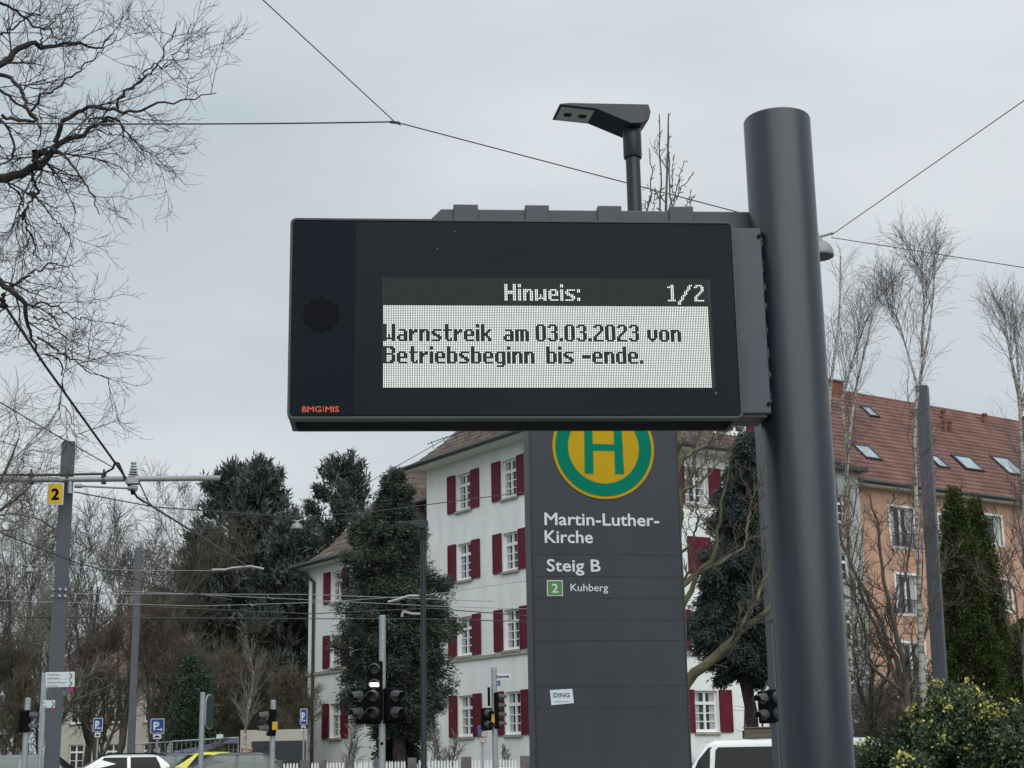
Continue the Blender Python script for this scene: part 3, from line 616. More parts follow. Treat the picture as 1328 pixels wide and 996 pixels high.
# ------------------------------------------------------------------ parking signs and others
def psign(label, x, y0, y1, wpx, arrow, Y):
    p = at(x, y0, Y); q = at(x, y1, Y); g = float(gz(p[0], Y)); ppm = (p[2]-q[2])/(y1-y0); hs = p[2]-q[2]; ws = wpx*ppm; ht = p[2]-g
    t = thing('parking_sign', label, 'parking sign', (p[0], Y, g), 0, 'blue parking signs'); MB().lathe([(.032, 0), (.032, ht-.04)], (0, .05, 0), 10).build('pole', GALV, t)
    mb = MB(); mb.prism(rrect(ws, hs, .04, 4, 0, ht-hs/2), ID, 0, .02).build('plate', WHITES, t); MB().prism(rrect(ws-.04, hs-.04, .03, 4, 0, ht-hs/2), ID, -.004, .002).build('plate_face', BLUES, t)
    k = ws/hs; fit_text('lettering', 'P', -hs*.26*k, hs*.12*k, ht-hs*.78, hs*.58, WHITES, t, -.006, .012, .003)
    s = 1 if arrow == 'r' else -1; c0 = hs*.17*k; zz = ht-hs*.74
    MB().prism([(c0-s*.1*k, zz-.016), (c0+s*.04*k, zz-.016), (c0+s*.04*k, zz-.05), (c0+s*.12*k, zz), (c0+s*.04*k, zz+.05), (c0+s*.04*k, zz+.016), (c0-s*.1*k, zz+.016)], ID, -.008, -.003).build('arrow', WHITES, t)
    z1 = ht-hs-.03; MB().box(-ws*.3, ws*.3, 0, .015, z1-.16, z1).build('extra_plate', WHITES, t, bevel=.005)
    MB().prism([(-ws*.2, z1-.11), (ws*.2, z1-.11), (ws*.2, z1-.08), (ws*.1, z1-.07), (ws*.05, z1-.045), (-ws*.08, z1-.045), (-ws*.14, z1-.075), (-ws*.2, z1-.08)], ID, -.004, .001).build('car_symbol', BLACKP, t)
psign('narrow blue parking sign left of the thin mast, arrow pointing left', 127.5, 931, 949, 12.5, 'l', 55)
psign('blue parking sign over the cars right of the thin mast, arrow pointing right', 204.5, 932, 951, 18, 'r', 54)
psign('blue parking sign beside the corner of the white house', 394, 919, 940, 9.5, 'l', 52)
p = at(263, 898, 30); g = float(gz(p[0], 30)); t = thing('round_sign', 'tall pale pole with a sign plate seen almost edge on, behind the cars', 'sign', (p[0], 30, g)); pole(t, p[2]-g, .05)
ph_ = p[2]-g; R75 = lambda a, d, b: (.06+a*.26+d, .06+a*.95, b); MB().prism(rrect(.32, .66, .15, 6, .12, ph_-.36), R75, 0, .02).build('plate', GALV, t); MB().prism(rrect(.30, .62, .14, 6, .12, ph_-.36), R75, -.006, .026).build('plate_back', mat('dark_green_plate', (.02, .035, .032), .6), t)
# red-edged small signs on grey pole
p = at(625.5, 943, 31); g = float(gz(p[0], 31)); t = thing('sign_post', 'low grey post with three small red edged white signs and a blue strip', 'sign post', (p[0], 31, g)); pole(t, p[2]-g-.02, .028)
for i, (xc, yc) in enumerate(((628.2, 944.5), (628.2, 952.3), (626.2, 960))):
    a, b = rel(t, xc, yc, 31); MB().box(a-.058, a+.058, -.05, -.03, b-.052, b+.052).build('plate', REDS, t); MB().box(a-.047, a+.047, -.054, -.045, b-.042, b+.042).build('plate_face', WHITES, t); MB().box(a-.02, a+.025, -.056, -.05, b-.012, b+.016).build('pictogram', GALV, t)
a, b = rel(t, 621.5, 948, 31); MB().box(a-.03, a+.03, -.045, -.03, b-.1, b+.11).build('blue_strip', mat('faded_blue_plate', (.06, .12, .26), .5), t)
# cycle direction sign
p = at(60, 872, 24); g = float(gz(p[0], 24)); t = thing('direction_sign', 'white cycle direction boards with green arrows on a pale post', 'direction sign', (p[0], 24, g)); l0 = FR[t.name][0]
mb = MB(); mb.tube([at(50.5, 1000, 24), at(55.5, 925, 24)], .03, 8).build('pole', GALV, t, world=True); MB().box(*[0]*0) if 0 else None
q0, q1 = rel(t, 56, 945, 24), rel(t, 59.5, 872.5, 24); MB().box(q1[0]-.055, q1[0]+.02, -.02, .05, q0[1]-.28, q1[1]).build('sign_carrier', GALV, t)
def board(x0, y0, x1, y1, lines):
    a0, b1 = rel(t, x0, y0, 24); a1, b0 = rel(t, x1, y1, 24); MB().box(a0, a1, -.03, -.008, b0, b1).build('board', WHITES, t, bevel=.004); h = b1-b0; wd = a1-a0
    dg = mat('board_print', (.16, .20, .19), .6)
    for i, s in enumerate(lines): fit_text('lettering', s, a0+wd*.06, a0+wd*(.06+.05*len(s)), b1-h*(.42+.44*i), h*.2, dg, t, -.031, .0006)
    c = a1-wd*.12; m_ = (b0+b1)/2; q = h*.38; mb = MB(); mb.tube([(c-q*.45, -.033, m_+q), (c+q*.4, -.033, m_), (c-q*.45, -.033, m_-q)], .008, 5).build('arrow', mat('board_green', (.0, .09, .05), .5), t)
board(60, 872, 97, 881.5, ('Wiblingen', 'Söflingen')); board(60, 882.3, 97, 891, ('Grimmelfingen', 'Kuhberg')); board(56.5, 908.5, 71.5, 918, ('Ulm', 'Mitte'))
for x0, x1, y0, y1, m in ((90.5, 95.5, 891.5, 897, PLUM), (85, 89, 891.5, 897, mat('violet_plate', (.12, .09, .22), .5)), (68, 71, 918.5, 923.5, PLUM)):
    a0, b1 = rel(t, x0, y0, 24); a1, b0 = rel(t, x1, y1, 24); MB().box(a0, a1, -.02, -.008, b0, b1).build('route_badge', m, t)

# ================================================================== white house
HC = np.array([.95, 53.4]); HR = math.atan2(.552, .834); hv = np.array([math.cos(HR), math.sin(HR)]); hu_ = np.array([-hv[1], hv[0]])
HZ = .0
house = thing('white_house', 'large white apartment house with wine red shutters and brown tiled roof', 'house', (HC[0], HC[1], HZ), HR)
FL = lambda s, d, z: (d, s, z)          # left facade: s along local y, depth along +x
FRt = lambda s, d, z: (s, d, z)         # right facade: s along local x, depth along +y
def facade(name, fn, s0, s1, z0, z1, ops, m, parent, dep=.16, thick=.35):
    """wall with real openings: grid of quads cut at every opening, with reveals"""
    S = sorted({s0, s1}|{v for o in ops for v in o[:2]}); Z = sorted({z0, z1}|{v for o in ops for v in o[2:]}); mb = MB()
    for i in range(len(S)-1):
        for j in range(len(Z)-1):
            c, d = (S[i]+S[i+1])/2, (Z[j]+Z[j+1])/2
            if any(o[0] < c < o[1] and o[2] < d < o[3] for o in ops): continue
            mb.add([fn(S[i], 0, Z[j]), fn(S[i+1], 0, Z[j]), fn(S[i+1], 0, Z[j+1]), fn(S[i], 0, Z[j+1])], [(0, 1, 2, 3)])
    for a, b, c, d in ops:
        for (p, q, r, t_) in ((a, c, b, c), (b, c, b, d), (b, d, a, d), (a, d, a, c)): mb.add([fn(p, 0, q), fn(r, 0, t_), fn(r, dep, t_), fn(p, dep, q)], [(0, 1, 2, 3)])
    return mb.build(name, m, parent)
def window(fn, a, b, c, d, parent, dep=.13, transom=.30, bars=2, sill=True, curtain=True, mid=True, m=None, stone=None):
    m = m or WINW; mb = MB(); f = .075; w_ = b-a; h = d-c; tz = d-h*transom if transom else d-f
    mb.box(a, a+f, dep-.02, dep+.06, c, d, fn); mb.box(b-f, b, dep-.02, dep+.06, c, d, fn); mb.box(a+f, b-f, dep-.021, dep+.059, c, c+f*1.3, fn); mb.box(a+f, b-f, dep-.021, dep+.059, d-f, d, fn)
    mc_ = (a+b)/2
    if transom: mb.box(a+f, b-f, dep-.03, dep+.058, tz-.06, tz+.05, fn)
    if mid: mb.box(mc_-.045, mc_+.045, dep-.024, dep+.057, c+f, d-f, fn)
    if bars:
        for k in range(1, bars+1):
            zz = c+f+(tz-.06-c-f)*k/(bars+1); mb.box(a+f, b-f, dep-.005, dep+.03, zz-.018, zz+.018, fn)
    o = mb.build('window', m, parent)
    for (x0, x1) in (((a+f, mc_-.045), (mc_+.045, b-f)) if mid else ((a+f, b-f),)): MB().box(x0, x1, dep+.035, dep+.045, c+f, d-f, fn).build('pane', PANE, o)
    if curtain:
        n = 14; vs = []; 
        for x0, x1 in ((a+f, a+f+w_*.22), (b-f-w_*.22, b-f)):
            mb = MB(); n = 8; v_ = [fn(x0+(x1-x0)*i/n, dep+.02+.008*math.sin(i*2.4), z) for z in (c+f, d-f) for i in range(n+1)]
            mb.add(v_, [(i, i+1, n+2+i, n+1+i) for i in range(n)]).build('curtain', CURT, o)
    if sill: MB().box(a-.06, b+.06, -.09, dep, c-.10, c-.005, fn).build('sill', stone or STONEB, o, bevel=.008)
    return o
def shutter(fn, a, b, c, d, parent, closed=False):
    mb = MB(); t0 = -.055 if not closed else -.02; mb.box(a, b, t0, t0+.035, c, d, fn)
    for x0, x1 in ((a, a+.05), (b-.05, b)): mb.box(x0, x1, t0-.012, t0+.005, c, d, fn)
    n = 12
    for k in range(n+1): zz = c+(d-c-.04)*k/n; mb.box(a+.05, b-.05, t0-.007, t0+.004, zz, zz+.045, fn)
    mb.box((a+b)/2-.02, (a+b)/2+.02, -.02, 0, c+.12, c+.16, fn); mb.box((a+b)/2-.02, (a+b)/2+.02, -.02, 0, d-.16, d-.12, fn)
    return mb.build('shutter', SHUT, parent)
ROWS = [(2.52, 4.0), (5.46, 6.9), (8.27, 9.66), (10.93, 12.34)]
EAVE = 13.05
Lc = [(1.5, 2.52), (4.68, 5.72)]
Rc = [(2.3, 3.4), (6.6, 7.7), (10.85, 11.9)]
opsL = [(a, b, c, d) for a, b in Lc for c, d in ROWS]; opsR = [(a, b, c, d) for a, b in Rc for i, (c, d) in enumerate(ROWS)]
facade('wall', FL, 0, 8.0, 0, EAVE, opsL, PLASTER, house); facade('wall', FRt, 0, 13.2, 0, EAVE, opsR, PLASTER, house)
for a, b in Lc:
    for c, d in ROWS: window(FL, a, b, c, d, house); shutter(FL, a-.62, a-.05, c-.02, d+.03, house); shutter(FL, b+.05, b+.62, c-.02, d+.03, house)
for i, (a, b) in enumerate(Rc):
    for j, (c, d) in enumerate(ROWS):
        if i == 1 and j == 2:
            shutter(FRt, a-.02, (a+b)/2-.01, c, d+.02, house, True); shutter(FRt, (a+b)/2+.01, b+.02, c, d+.02, house, True); MB().box(a, b, .05, .08, c, d, FRt).build('inner_board', SHUT, house); continue
        window(FRt, a, b, c, d, house, bars=2)
        shutter(FRt, a-.66, a-.05, c-.02, d+.03, house); shutter(FRt, b+.05, b+.66, c-.02, d+.03, house)
mb = MB(); mb.box(-.07, -.002, -.07, 8.0, 5.26, 5.38); mb.build('string_course', STONEB, house); MB().box(-.002, 13.2, -.07, -.002, 5.26, 5.38).build('string_course', STONEB, house)
mb = MB(); mb.box(.02, 13.2, 8.0, 8.02, 0, EAVE); mb.box(13.18, 13.2, 0, 8, 0, EAVE); mb.build('rear_wall', PLASTER, house)
def hip_roof(name, x0, x1, y0, y1, prof, m, parent, tile=.34, course=.30, z=0):
    """hipped roof with flared eaves built as overlapping tile courses; prof = [(inset, z)...]"""
    mb = MB(); L = []
    for k in range(len(prof)-1):
        (i0, z0), (i1, z1) = prof[k], prof[k+1]; ln = math.hypot(i1-i0, z1-z0); n = max(1, int(ln/course))
        for j in range(n): L.append((i0+(i1-i0)*j/n, z0+(z1-z0)*j/n))
    L.append(prof[-1]); mxi = min(x1-x0, y1-y0)/2-.02
    L = [(min(i, mxi), z_) for i, z_ in L if i <= mxi+.3]
    for k in range(len(L)-1):
        (ia, za), (ib, zb) = L[k], L[k+1]; za2 = za+.035
        A = [(x0+ia, y0+ia), (x1-ia, y0+ia), (x1-ia, y1-ia), (x0+ia, y1-ia)]; B = [(x0+ib, y0+ib), (x1-ib, y0+ib), (x1-ib, y1-ib), (x0+ib, y1-ib)]
        for q in range(4):
            p0, p1, r0, r1 = np.array(A[q]), np.array(A[(q+1) % 4]), np.array(B[q]), np.array(B[(q+1) % 4]); ln = np.linalg.norm(p1-p0)
            n = max(1, int(ln/tile)); off = (k % 2)*.5/n
            ts = [0]+[(i+off) for i in []]; cuts = np.clip(np.linspace(0, 1, n+1)+off, 0, 1) if k % 2 else np.linspace(0, 1, n+1)
            if k % 2: cuts = np.concatenate([[0], cuts])
            for i in range(len(cuts)-1):
                if cuts[i+1]-cuts[i] < 1e-4: continue
                a0 = p0+(p1-p0)*cuts[i]; a1 = p0+(p1-p0)*cuts[i+1]; b0 = r0+(r1-r0)*cuts[i]; b1 = r0+(r1-r0)*cuts[i+1]; e = random.uniform(-.006, .006)
                mb.add([(*a0, z+za-.01), (*a1, z+za-.01), (*a1, z+za2+e), (*a0, z+za2+e), (*b1, z+zb+.006), (*b0, z+zb+.006)], [(0, 1, 2, 3), (3, 2, 4, 5)])
    o = mb.build(name, m, parent); return o
PR = [(-.75, EAVE-.05), (-.2, EAVE+.30), (.5, EAVE+.95), (4.2, EAVE+5.4)]
rf = hip_roof('roof', 0, 13.2, 0, 8.0, PR, TILEB, house); tag(rf, kind='stuff')
MB().box(-.72, 13.9, -.72, 8.7, EAVE-.16, EAVE-.055).build('soffit', WINW, house)
def gutter(pts, parent): MB().tube(pts, .085, 8).build('gutter', GUT, parent)
gutter([(-.8, 8.7, EAVE-.05), (-.8, -.8, EAVE-.05), (14, -.8, EAVE-.05), (14, 8.7, EAVE-.05)], house)
MB().tube([(-.05, .06, .1), (-.05, .06, EAVE-.3), (-.6, -.6, EAVE-.1)], .05, 8).build('downpipe', GUT, house)
# snow guard on the roof edge, dormers
for y_ in np.arange(1, 7.6, .9): MB().tube([(.28-.35, y_, EAVE+.62), (.15-.35, y_, EAVE+.92)], .015, 4).build('snow_guard_hook', GUT, house)
MB().tube([(-.2, .6, EAVE+.86), (-.2, 7.6, EAVE+.86)], .018, 5).build('snow_guard', GUT, house)
def dormer(fn, s0, s1, d0, z0, z1):
    o = facade('dormer', lambda s, d, z: fn(s, d+d0, z), s0, s1, z0, z1, [((s0+s1)/2-.45, (s0+s1)/2+.45, z0+.35, z1-.25)], PLASTER, house)
    c = (s0+s1)/2; g_ = lambda s, d, z: fn(s, d+d0, z)
    mb = MB(); mb.box(s0, s0+.03, .02, 3.0, z0, z1, g_); mb.box(s1-.03, s1, .02, 3.0, z0, z1, g_); mb.build('dormer_cheek', TILEB, o)
    w_ = window(g_, c-.45, c+.45, z0+.35, z1-.25, o, sill=False, curtain=False)
    shutter(g_, c-.98, c-.5, z0+.33, z1-.24, o); shutter(g_, c+.5, c+.98, z0+.33, z1-.24, o)
    mb = MB(); mb.box(s0-.25, s1+.25, -.35, 3.2, z1, z1+.12, g_); mb.build('dormer_roof', TILEB, o)
dormer(FL, 1.7, 4.1, .35, EAVE+.6, EAVE+2.4); dormer(FRt, 8.4, 10.9, .35, EAVE+.6, EAVE+2.4); dormer(FRt, 3.6, 6.1, .35, EAVE+.6, EAVE+2.4)
# stair tower continuing the right facade (seen between the steel mast and the orange house)
STW = [(14.5, 15.25, z, z+1.15) for z in (1.4, 3.6, 6.0, 8.4, 10.8)]
facade('stair_tower_wall', lambda s, d, z: (s, d+.25, z), 13.2, 16.1, 0, EAVE-.1, STW, GREYST, house)
for o_ in STW: window(lambda s, d, z: (s, d+.25, z), *o_, house, curtain=False, bars=1, transom=.3)
MB().box(13.2, 16.08, .27, 7.9, 0, EAVE-.12).build('stair_tower', GREYST, house) if 0 else None
mb = MB(); mb.box(16.06, 16.1, .26, 8, 0, EAVE-.1); mb.build('stair_tower_side', GREYST, house)
mb = MB(); mb.box(13.0, 16.4, -.1, 8.2, EAVE-.1, EAVE+.08); mb.build('stair_tower_roof', GUT, house, bevel=.02)
# lower wing on the left
wl = np.array([-8.8, 65.3])-HC; WX, WY = float(wl@hv), float(wl@hu_)
FW_ = lambda s, d, z: (WX+d, WY+s, z); WE = 9.85
opsW = [(-3.15, -2.12, 2.65, 4.0), (-3.15, -2.12, 5.46, 6.75), (-3.15, -2.12, 8.09, 9.36)]
facade('wing_wall', FW_, -6.2, 0, 0, WE, opsW, PLASTER, house)
for a, b, c, d in opsW: window(FW_, a, b, c, d, house); shutter(FW_, b+.06, b+.64, c-.02, d+.02, house); shutter(FW_, a-.62, a-.05, c-.02, d+.02, house)
mb = MB(); mb.box(WX+.01, WX+9, WY-.03, WY-.002, 0, WE); mb.box(WX+.01, WX+9, WY-6.2, WY-6.17, 0, WE); mb.build('wing_side_wall', PLASTER, house)
MB().box(WX-.06, WX-.002, WY-6.2, WY+.05, 5.22, 5.35).build('string_course', STONEB, house)
rf = hip_roof('wing_roof', WX, WX+9, WY-6.6, WY, [(-.55, WE-.05), (0, WE+.22), (.6, WE+.75), (3.2, WE+4.1)], TILEB, house); tag(rf, kind='stuff')
MB().box(WX-.52, WX+9, WY-7, WY+.52, WE-.14, WE-.055).build('soffit', WINW, house)
gutter([(WX+9, WY+.6, WE-.04), (WX-.6, WY+.6, WE-.04), (WX-.6, WY-7, WE-.04)], house)
MB().tube([(WX-.08, WY-.62, .3), (WX-.08, WY-.62, WE-.75), (WX-.3, WY-.2, WE-.35), (WX-.55, WY+.4, WE-.15)], .065, 8).build('downpipe', DOWNP, house)
# middle block between the main house and the wing
MB().box(1.2, 9, 8.02, 12, 0, 12.0).build('middle_wall', PLASTER, house)
rf = hip_roof('middle_roof', 1.2, 9.5, 7, 14, [(-.5, 11.95), (.1, 12.2), (3.3, 16.0)], TILEB, house); tag(rf, kind='stuff')
gutter([(.65, 8.1, 11.97), (.65, 14, 11.97)], house)

# ================================================================== orange house
oA = at_z(1130, 632, 12.6)[:2]; oB = at_z(1328, 656.5, 12.6)[:2]; od = (oB-oA)/np.linalg.norm(oB-oA); OR_ = math.atan2(od[1], od[0])
orange = thing('orange_house', 'orange rendered house with white framed windows and red tiled roof', 'house', (oA[0], oA[1], 0), OR_)
def opx(x, y): return on_line(x, y, oA, od)
OW = []
for (xa, ya, xb, yb, typ) in ((1155, 657, 1185, 711, 'f'), (1163, 745, 1192, 797, 'f'), (1170, 834, 1200, 888, 'f'), (1218, 668, 1241, 711, 'n'), (1276, 668, 1299, 707, 'n'), (1290, 752, 1311, 792, 'n'), (1327, 705, 1350, 745, 'n'), (1232, 752, 1254, 795, 'n')):
    a0, z1 = opx(xa, ya); a1, z0 = opx(xb, yb); xm = opx(xa, yb)[0]; a0 = (a0+xm)/2; a1 = (a1+opx(xb, ya)[0])/2; OW.append((a0, a1, z0, z1, typ))
OE = 12.6; s0_ = opx(1117, 760)[0]
orw = facade('wall', FRt, s0_, 30, 0, OE, [o[:4] for o in OW], ORWALL, orange)
facade('white_wall', FRt, s0_-4, s0_, 0, OE, [], GREYST, orange)
for a0, a1, z0, z1, typ in OW:
    o = window(FRt, a0, a1, z0, z1, orange, transom=0 if typ == 'n' else 0, bars=0, sill=False, mid=(typ == 'f'), curtain=True)
    mb = MB(); e = .10
    for q in ((a0-e, a0, z0-e, z1+e), (a1, a1+e, z0-e, z1+e), (a0, a1, z1, z1+e), (a0, a1, z0-e, z0)): mb.box(q[0], q[1], -.03, .05, q[2], q[3], FRt)
    mb.build('window_surround', WINW, o)
    if typ == 'f':
        mb = MB(); mb.box(a0-.02, a1+.02, -.12, -.09, z0+.55, z0+.60, FRt); mb.box(a0-.02, a1+.02, -.12, -.09, z0+.02, z0+.06, FRt)
        for k in range(10): x_ = a0+(a1-a0)*k/9; mb.box(x_-.01, x_+.01, -.118, -.095, z0+.05, z0+.57, FRt)
        mb.build('railing', GUT, o)
MB().box(s0_-4, 16, .01, 9, .0, OE-.01).build('rear_wall', ORWALL, orange) if 0 else None
MB().box(s0_-4.2, 30.2, -.45, .1, OE-.02, OE+.12).build('soffit', WINW, orange); MB().tube([(s0_-4.2, -.52, OE+.12), (30.2, -.52, OE+.12)], .09, 8).build('gutter', GUT, orange)
# red pantile roof: each course a corrugated strip overlapping the one below
rs0, rs1 = s0_-4.0, 30.2; rlen = 8.4; rr0 = at_z(1130, 632, 12.6); zr = OE+.15; pit = math.radians(41)
# ridge height from the photo: pixel (1200, 527) on the plane 5.2 m behind the facade
nin = np.array([-od[1], od[0]]); zridge = on_line(1150, 519.5, oA+nin*5.0, od)[1]; pit = math.atan2(zridge-zr, 5.45); rlen = math.hypot(zridge-zr, 5.45)
nc = int(rlen/.33); nu = int((rs1-rs0)/.24); SK = 6; uu = np.linspace(rs0, rs1, nu*SK+1); wav = .042*np.cos(2*np.pi*(uu-rs0)/.24*((rs1-rs0)/nu/.24)**-1*1.0) if 0 else .04*np.cos(2*np.pi*np.arange(nu*SK+1)/SK)
V = []; Fq = []; rr_ = random.Random(3); base = 0; Pl = []
for c_ in range(nc):
    e0 = c_*rlen/nc; e1 = (c_+1)*rlen/nc+.03
    for e, lift in ((e0, -.03), (e0, .085), (e1, .02)):
        h = lift+wav*(1 if lift else .6); V.append(np.stack([uu, -.45+e*math.cos(pit)-h*math.sin(pit), zr+e*math.sin(pit)+h*math.cos(pit)], 1))
    n = len(uu); i = np.arange(n-1)
    for k in range(2): b0 = base+k*n; Fq.append(np.stack([b0+i, b0+i+1, b0+n+i+1, b0+n+i], 1))
    base += 3*n
rf = mesh_obj('roof', np.concatenate(V), np.concatenate(Fq).astype(np.int32), mat('red_pantile', (.205, .112, .094), .75, 0, .3, 1.1, .3, 30, .3), orange, world=False); tag(rf, kind='stuff')
RP = lambda s, e, h: (s, -.45+e*math.cos(pit)-h*math.sin(pit), zr+e*math.sin(pit)+h*math.cos(pit))
MB().tube([RP(rs0, rlen+.02, .02), RP(rs1, rlen+.02, .02)], .11, 8).build('ridge_tiles', TILER, orange)
mb = MB(); mb.add([RP(rs0, rlen, -.05), RP(rs1, rlen, -.05), (rs1, 10.4, zr), (rs0, 10.4, zr)], [(0, 1, 2, 3)]); mb.add([(rs0, -.4, zr), (rs0, 10.4, zr), RP(rs0, rlen, -.05)], [(0, 1, 2)]); mb.add([(rs1, -.4, zr), (rs1, 10.4, zr), RP(rs1, rlen, -.05)], [(0, 1, 2)]); mb.build('rear_roof', TILER, orange)
MB().box(s0_-4, s0_-3.98, 0, 10, 0, zr).add([(30, 0, 0), (30, 10, 0), (30, 10, zr), (30, 0, zr)], [(0, 1, 2, 3)]).build('side_wall', ORWALL, orange)
def rpx(x, y):
    r = ray(x, y); c, s = math.cos(-OR_), math.sin(-OR_); o = CAM-np.array([*oA, 0]); R2 = lambda q: np.array([q[0]*c-q[1]*s, q[0]*s+q[1]*c, q[2]]); o = R2(o); r = R2(r)
    nrm = np.array([0, -math.sin(pit), math.cos(pit)]); P0 = np.array([0, -.45, zr]); k = ((P0-o)@nrm)/(r@nrm); q = o+r*k; return q[0], (q[1]+.45)/math.cos(pit)
SKYG = mat('skylight_glass', (.30, .36, .38), .08, 0, .3, 1.5, 0, 60, .9)
for pts in (((1118, 531), (1127, 531), (1135, 542), (1125, 541)), ((1106, 580), (1124, 582), (1140, 598), (1121, 596)), ((1206, 594), (1214, 595), (1227, 608), (1214, 608)), ((1235, 594), (1254, 596), (1273, 612), (1252, 611)), ((1286, 596), (1305, 597), (1326, 618), (1307, 617))):
    q = [rpx(*p) for p in pts]; s_a = (q[0][0]+q[3][0])/2; s_b = (q[1][0]+q[2][0])/2; e_a = (q[2][1]+q[3][1])/2; e_b = (q[0][1]+q[1][1])/2; R_ = lambda s, e, h: RP(s, e, h)
    mb = MB()
    for w0_, w1_, e0_, e1_ in ((s_a-.07, s_a, e_a-.07, e_b+.07), (s_b, s_b+.07, e_a-.07, e_b+.07), (s_a, s_b, e_a-.07, e_a), (s_a, s_b, e_b, e_b+.07)): mb.box(w0_, w1_, e0_, e1_, .03, .17, lambda s, e, h: RP(s, e, h))
    o = mb.build('skylight', GUT, orange); MB().box(s_a, s_b, e_a, e_b, .10, .13, lambda s, e, h: RP(s, e, h)).build('pane', SKYG, o)
for px_, py_ in ((1087, 518), (1332, 548)):
    s_, e_ = rpx(px_, py_); c = RP(s_, rlen-.1, 0); ch = MB().box(s_-.45, s_+.45, c[1]-.4, c[1]+.3, c[2]-.6, c[2]+.42).build('chimney', CHIM, orange); MB().box(s_-.52, s_+.52, c[1]-.47, c[1]+.37, c[2]+.42, c[2]+.5).build('chimney_cap', POST, ch)
for px_, py_ in ((1224, 548), (1226, 562), (1233, 562), (1278, 552)): s_, e_ = rpx(px_, py_); MB().lathe([(.10, 0), (.10, .5), (.15, .52), (.15, .62)], RP(s_, e_, 0), 10).build('vent_pipe', TILER, orange)
# attic windows of orange house stay plain; house behind the trees on the left
fh = at(170, 900, 98); farh = thing('far_house', 'pale old house with brown hipped roof behind the bare trees at left', 'house', (fh[0]-1, 98, .4), math.radians(-12))
zt = on_line(200, 757, np.array([fh[0], 101.]), np.array([1., 0]))[1]-.4
facade('wall', FRt, -4.5, 5, 0, zt-6.3, [(x, x+1, z, z+1.5) for x in (-3, -.5, 2) for z in (1.2, 4.0)], FARW, farh)
for x in (-3, -.5, 2):
    for z in (1.2, 4.0): window(FRt, x, x+1, z, z+1.5, farh, curtain=False, bars=1)
tag(hip_roof('roof', -4.5, 5, 0, 11, [(-.6, zt-6.4), (4.6, zt)], FARR, farh, tile=.5, course=.4), kind='stuff')

# ================================================================== vegetation builders
def norm(v): return v/(np.linalg.norm(v, axis=-1, keepdims=True)+1e-9)
def tubes(P, R, k):
    """P (M,n,3) R (M,n) -> verts, quads"""
    M, n, _ = P.shape; T = norm(np.gradient(P, axis=1)); ref = np.where(np.abs(T[:, :1, 2:3]) < .9, np.array([0, 0, 1.]), np.array([1., 0, 0]))
    A = norm(np.cross(T, np.broadcast_to(ref, T.shape))); B = np.cross(T, A); an = 2*np.pi*np.arange(k)/k
    V = P[:, :, None]+R[:, :, None, None]*(A[:, :, None]*np.cos(an)[None, None, :, None]+B[:, :, None]*np.sin(an)[None, None, :, None])
    m = np.arange(M)[:, None, None]*n*k; i = np.arange(n-1)[None, :, None]*k; j = np.arange(k)[None, None]; j2 = (j+1) % k
    F_ = np.stack([m+i+j, m+i+j2, m+i+k+j2, m+i+k+j], -1).reshape(-1, 4); return V.reshape(-1, 3), F_
def tube_mesh(name, batches, m, parent, smooth=True, world=True):
    V = []; Fs = []; b = 0
    for P, R, k in batches:
        if len(P) == 0: continue
        v, f = tubes(P, R, k); V.append(v); Fs.append(f+b); b += len(v)
    return mesh_obj(name, np.concatenate(V), np.concatenate(Fs).astype(np.int32), m, parent, smooth, world)
def spawn(rg, P, R, cnt, t0, t1, ang, length, up=0., droop=0., wig=.25, n=5, rf=.6, rmin=.003, tipf=.35, lenvar=.5, taper=.5, flat=1.):
    M, k, _ = P.shape; N_ = M*cnt; idx = np.repeat(np.arange(M), cnt); t = t0+(t1-t0)*((np.tile(np.arange(cnt), M)+rg.random(N_))/cnt)
    f = t*(k-1); i0 = np.minimum(f.astype(int), k-2); a = (f-i0)[:, None]; p = P[idx, i0]*(1-a)+P[idx, i0+1]*a; r = R[idx, i0]*(1-a[:, 0])+R[idx, i0+1]*a[:, 0]
    T = norm(P[idx, i0+1]-P[idx, i0]); q = norm(np.cross(T, norm(rg.normal(size=(N_, 3))))); an = np.radians(ang[0]+(ang[1]-ang[0])*rg.random(N_))[:, None]
    d = T*np.cos(an)+q*np.sin(an); d[:, 1] *= flat; d = norm(d); d[:, 2] += up; d = norm(d)
    L = length*(1-taper*t)*(1-lenvar*rg.random(N_)); step = (L/(n-1))[:, None]; out = np.empty((N_, n, 3)); out[:, 0] = p
    for s in range(1, n):
        d = d+wig*rg.normal(size=(N_, 3))*np.array([1, flat, 1]); d[:, 2] += up*.3-droop*(s/n); d = norm(d); out[:, s] = out[:, s-1]+d*step
    r0 = np.maximum(r*rf, rmin); RR = r0[:, None]*np.linspace(1, tipf, n)[None]; return out, np.maximum(RR, rmin*.6)
def resample(pts, n):
    pts = np.array(pts, float); d = np.concatenate([[0], np.cumsum(np.linalg.norm(np.diff(pts, axis=0), axis=1))]); t = np.linspace(0, d[-1], n)
    return np.stack([np.interp(t, d, pts[:, k]) for k in range(3)], 1)
def kites(rg, c, d, ln, wd, curl=.15):
    N_ = len(c); d = norm(d); s = norm(np.cross(d, norm(rg.normal(size=(N_, 3))))); ln = ln[:, None]; wd = wd[:, None]; nn = np.cross(d, s)
    V = np.stack([c, c+d*ln*.45+s*wd, c+d*ln+nn*ln*curl, c+d*ln*.45-s*wd], 1).reshape(-1, 3); return V, np.arange(N_*4, dtype=np.int32).reshape(-1, 4)
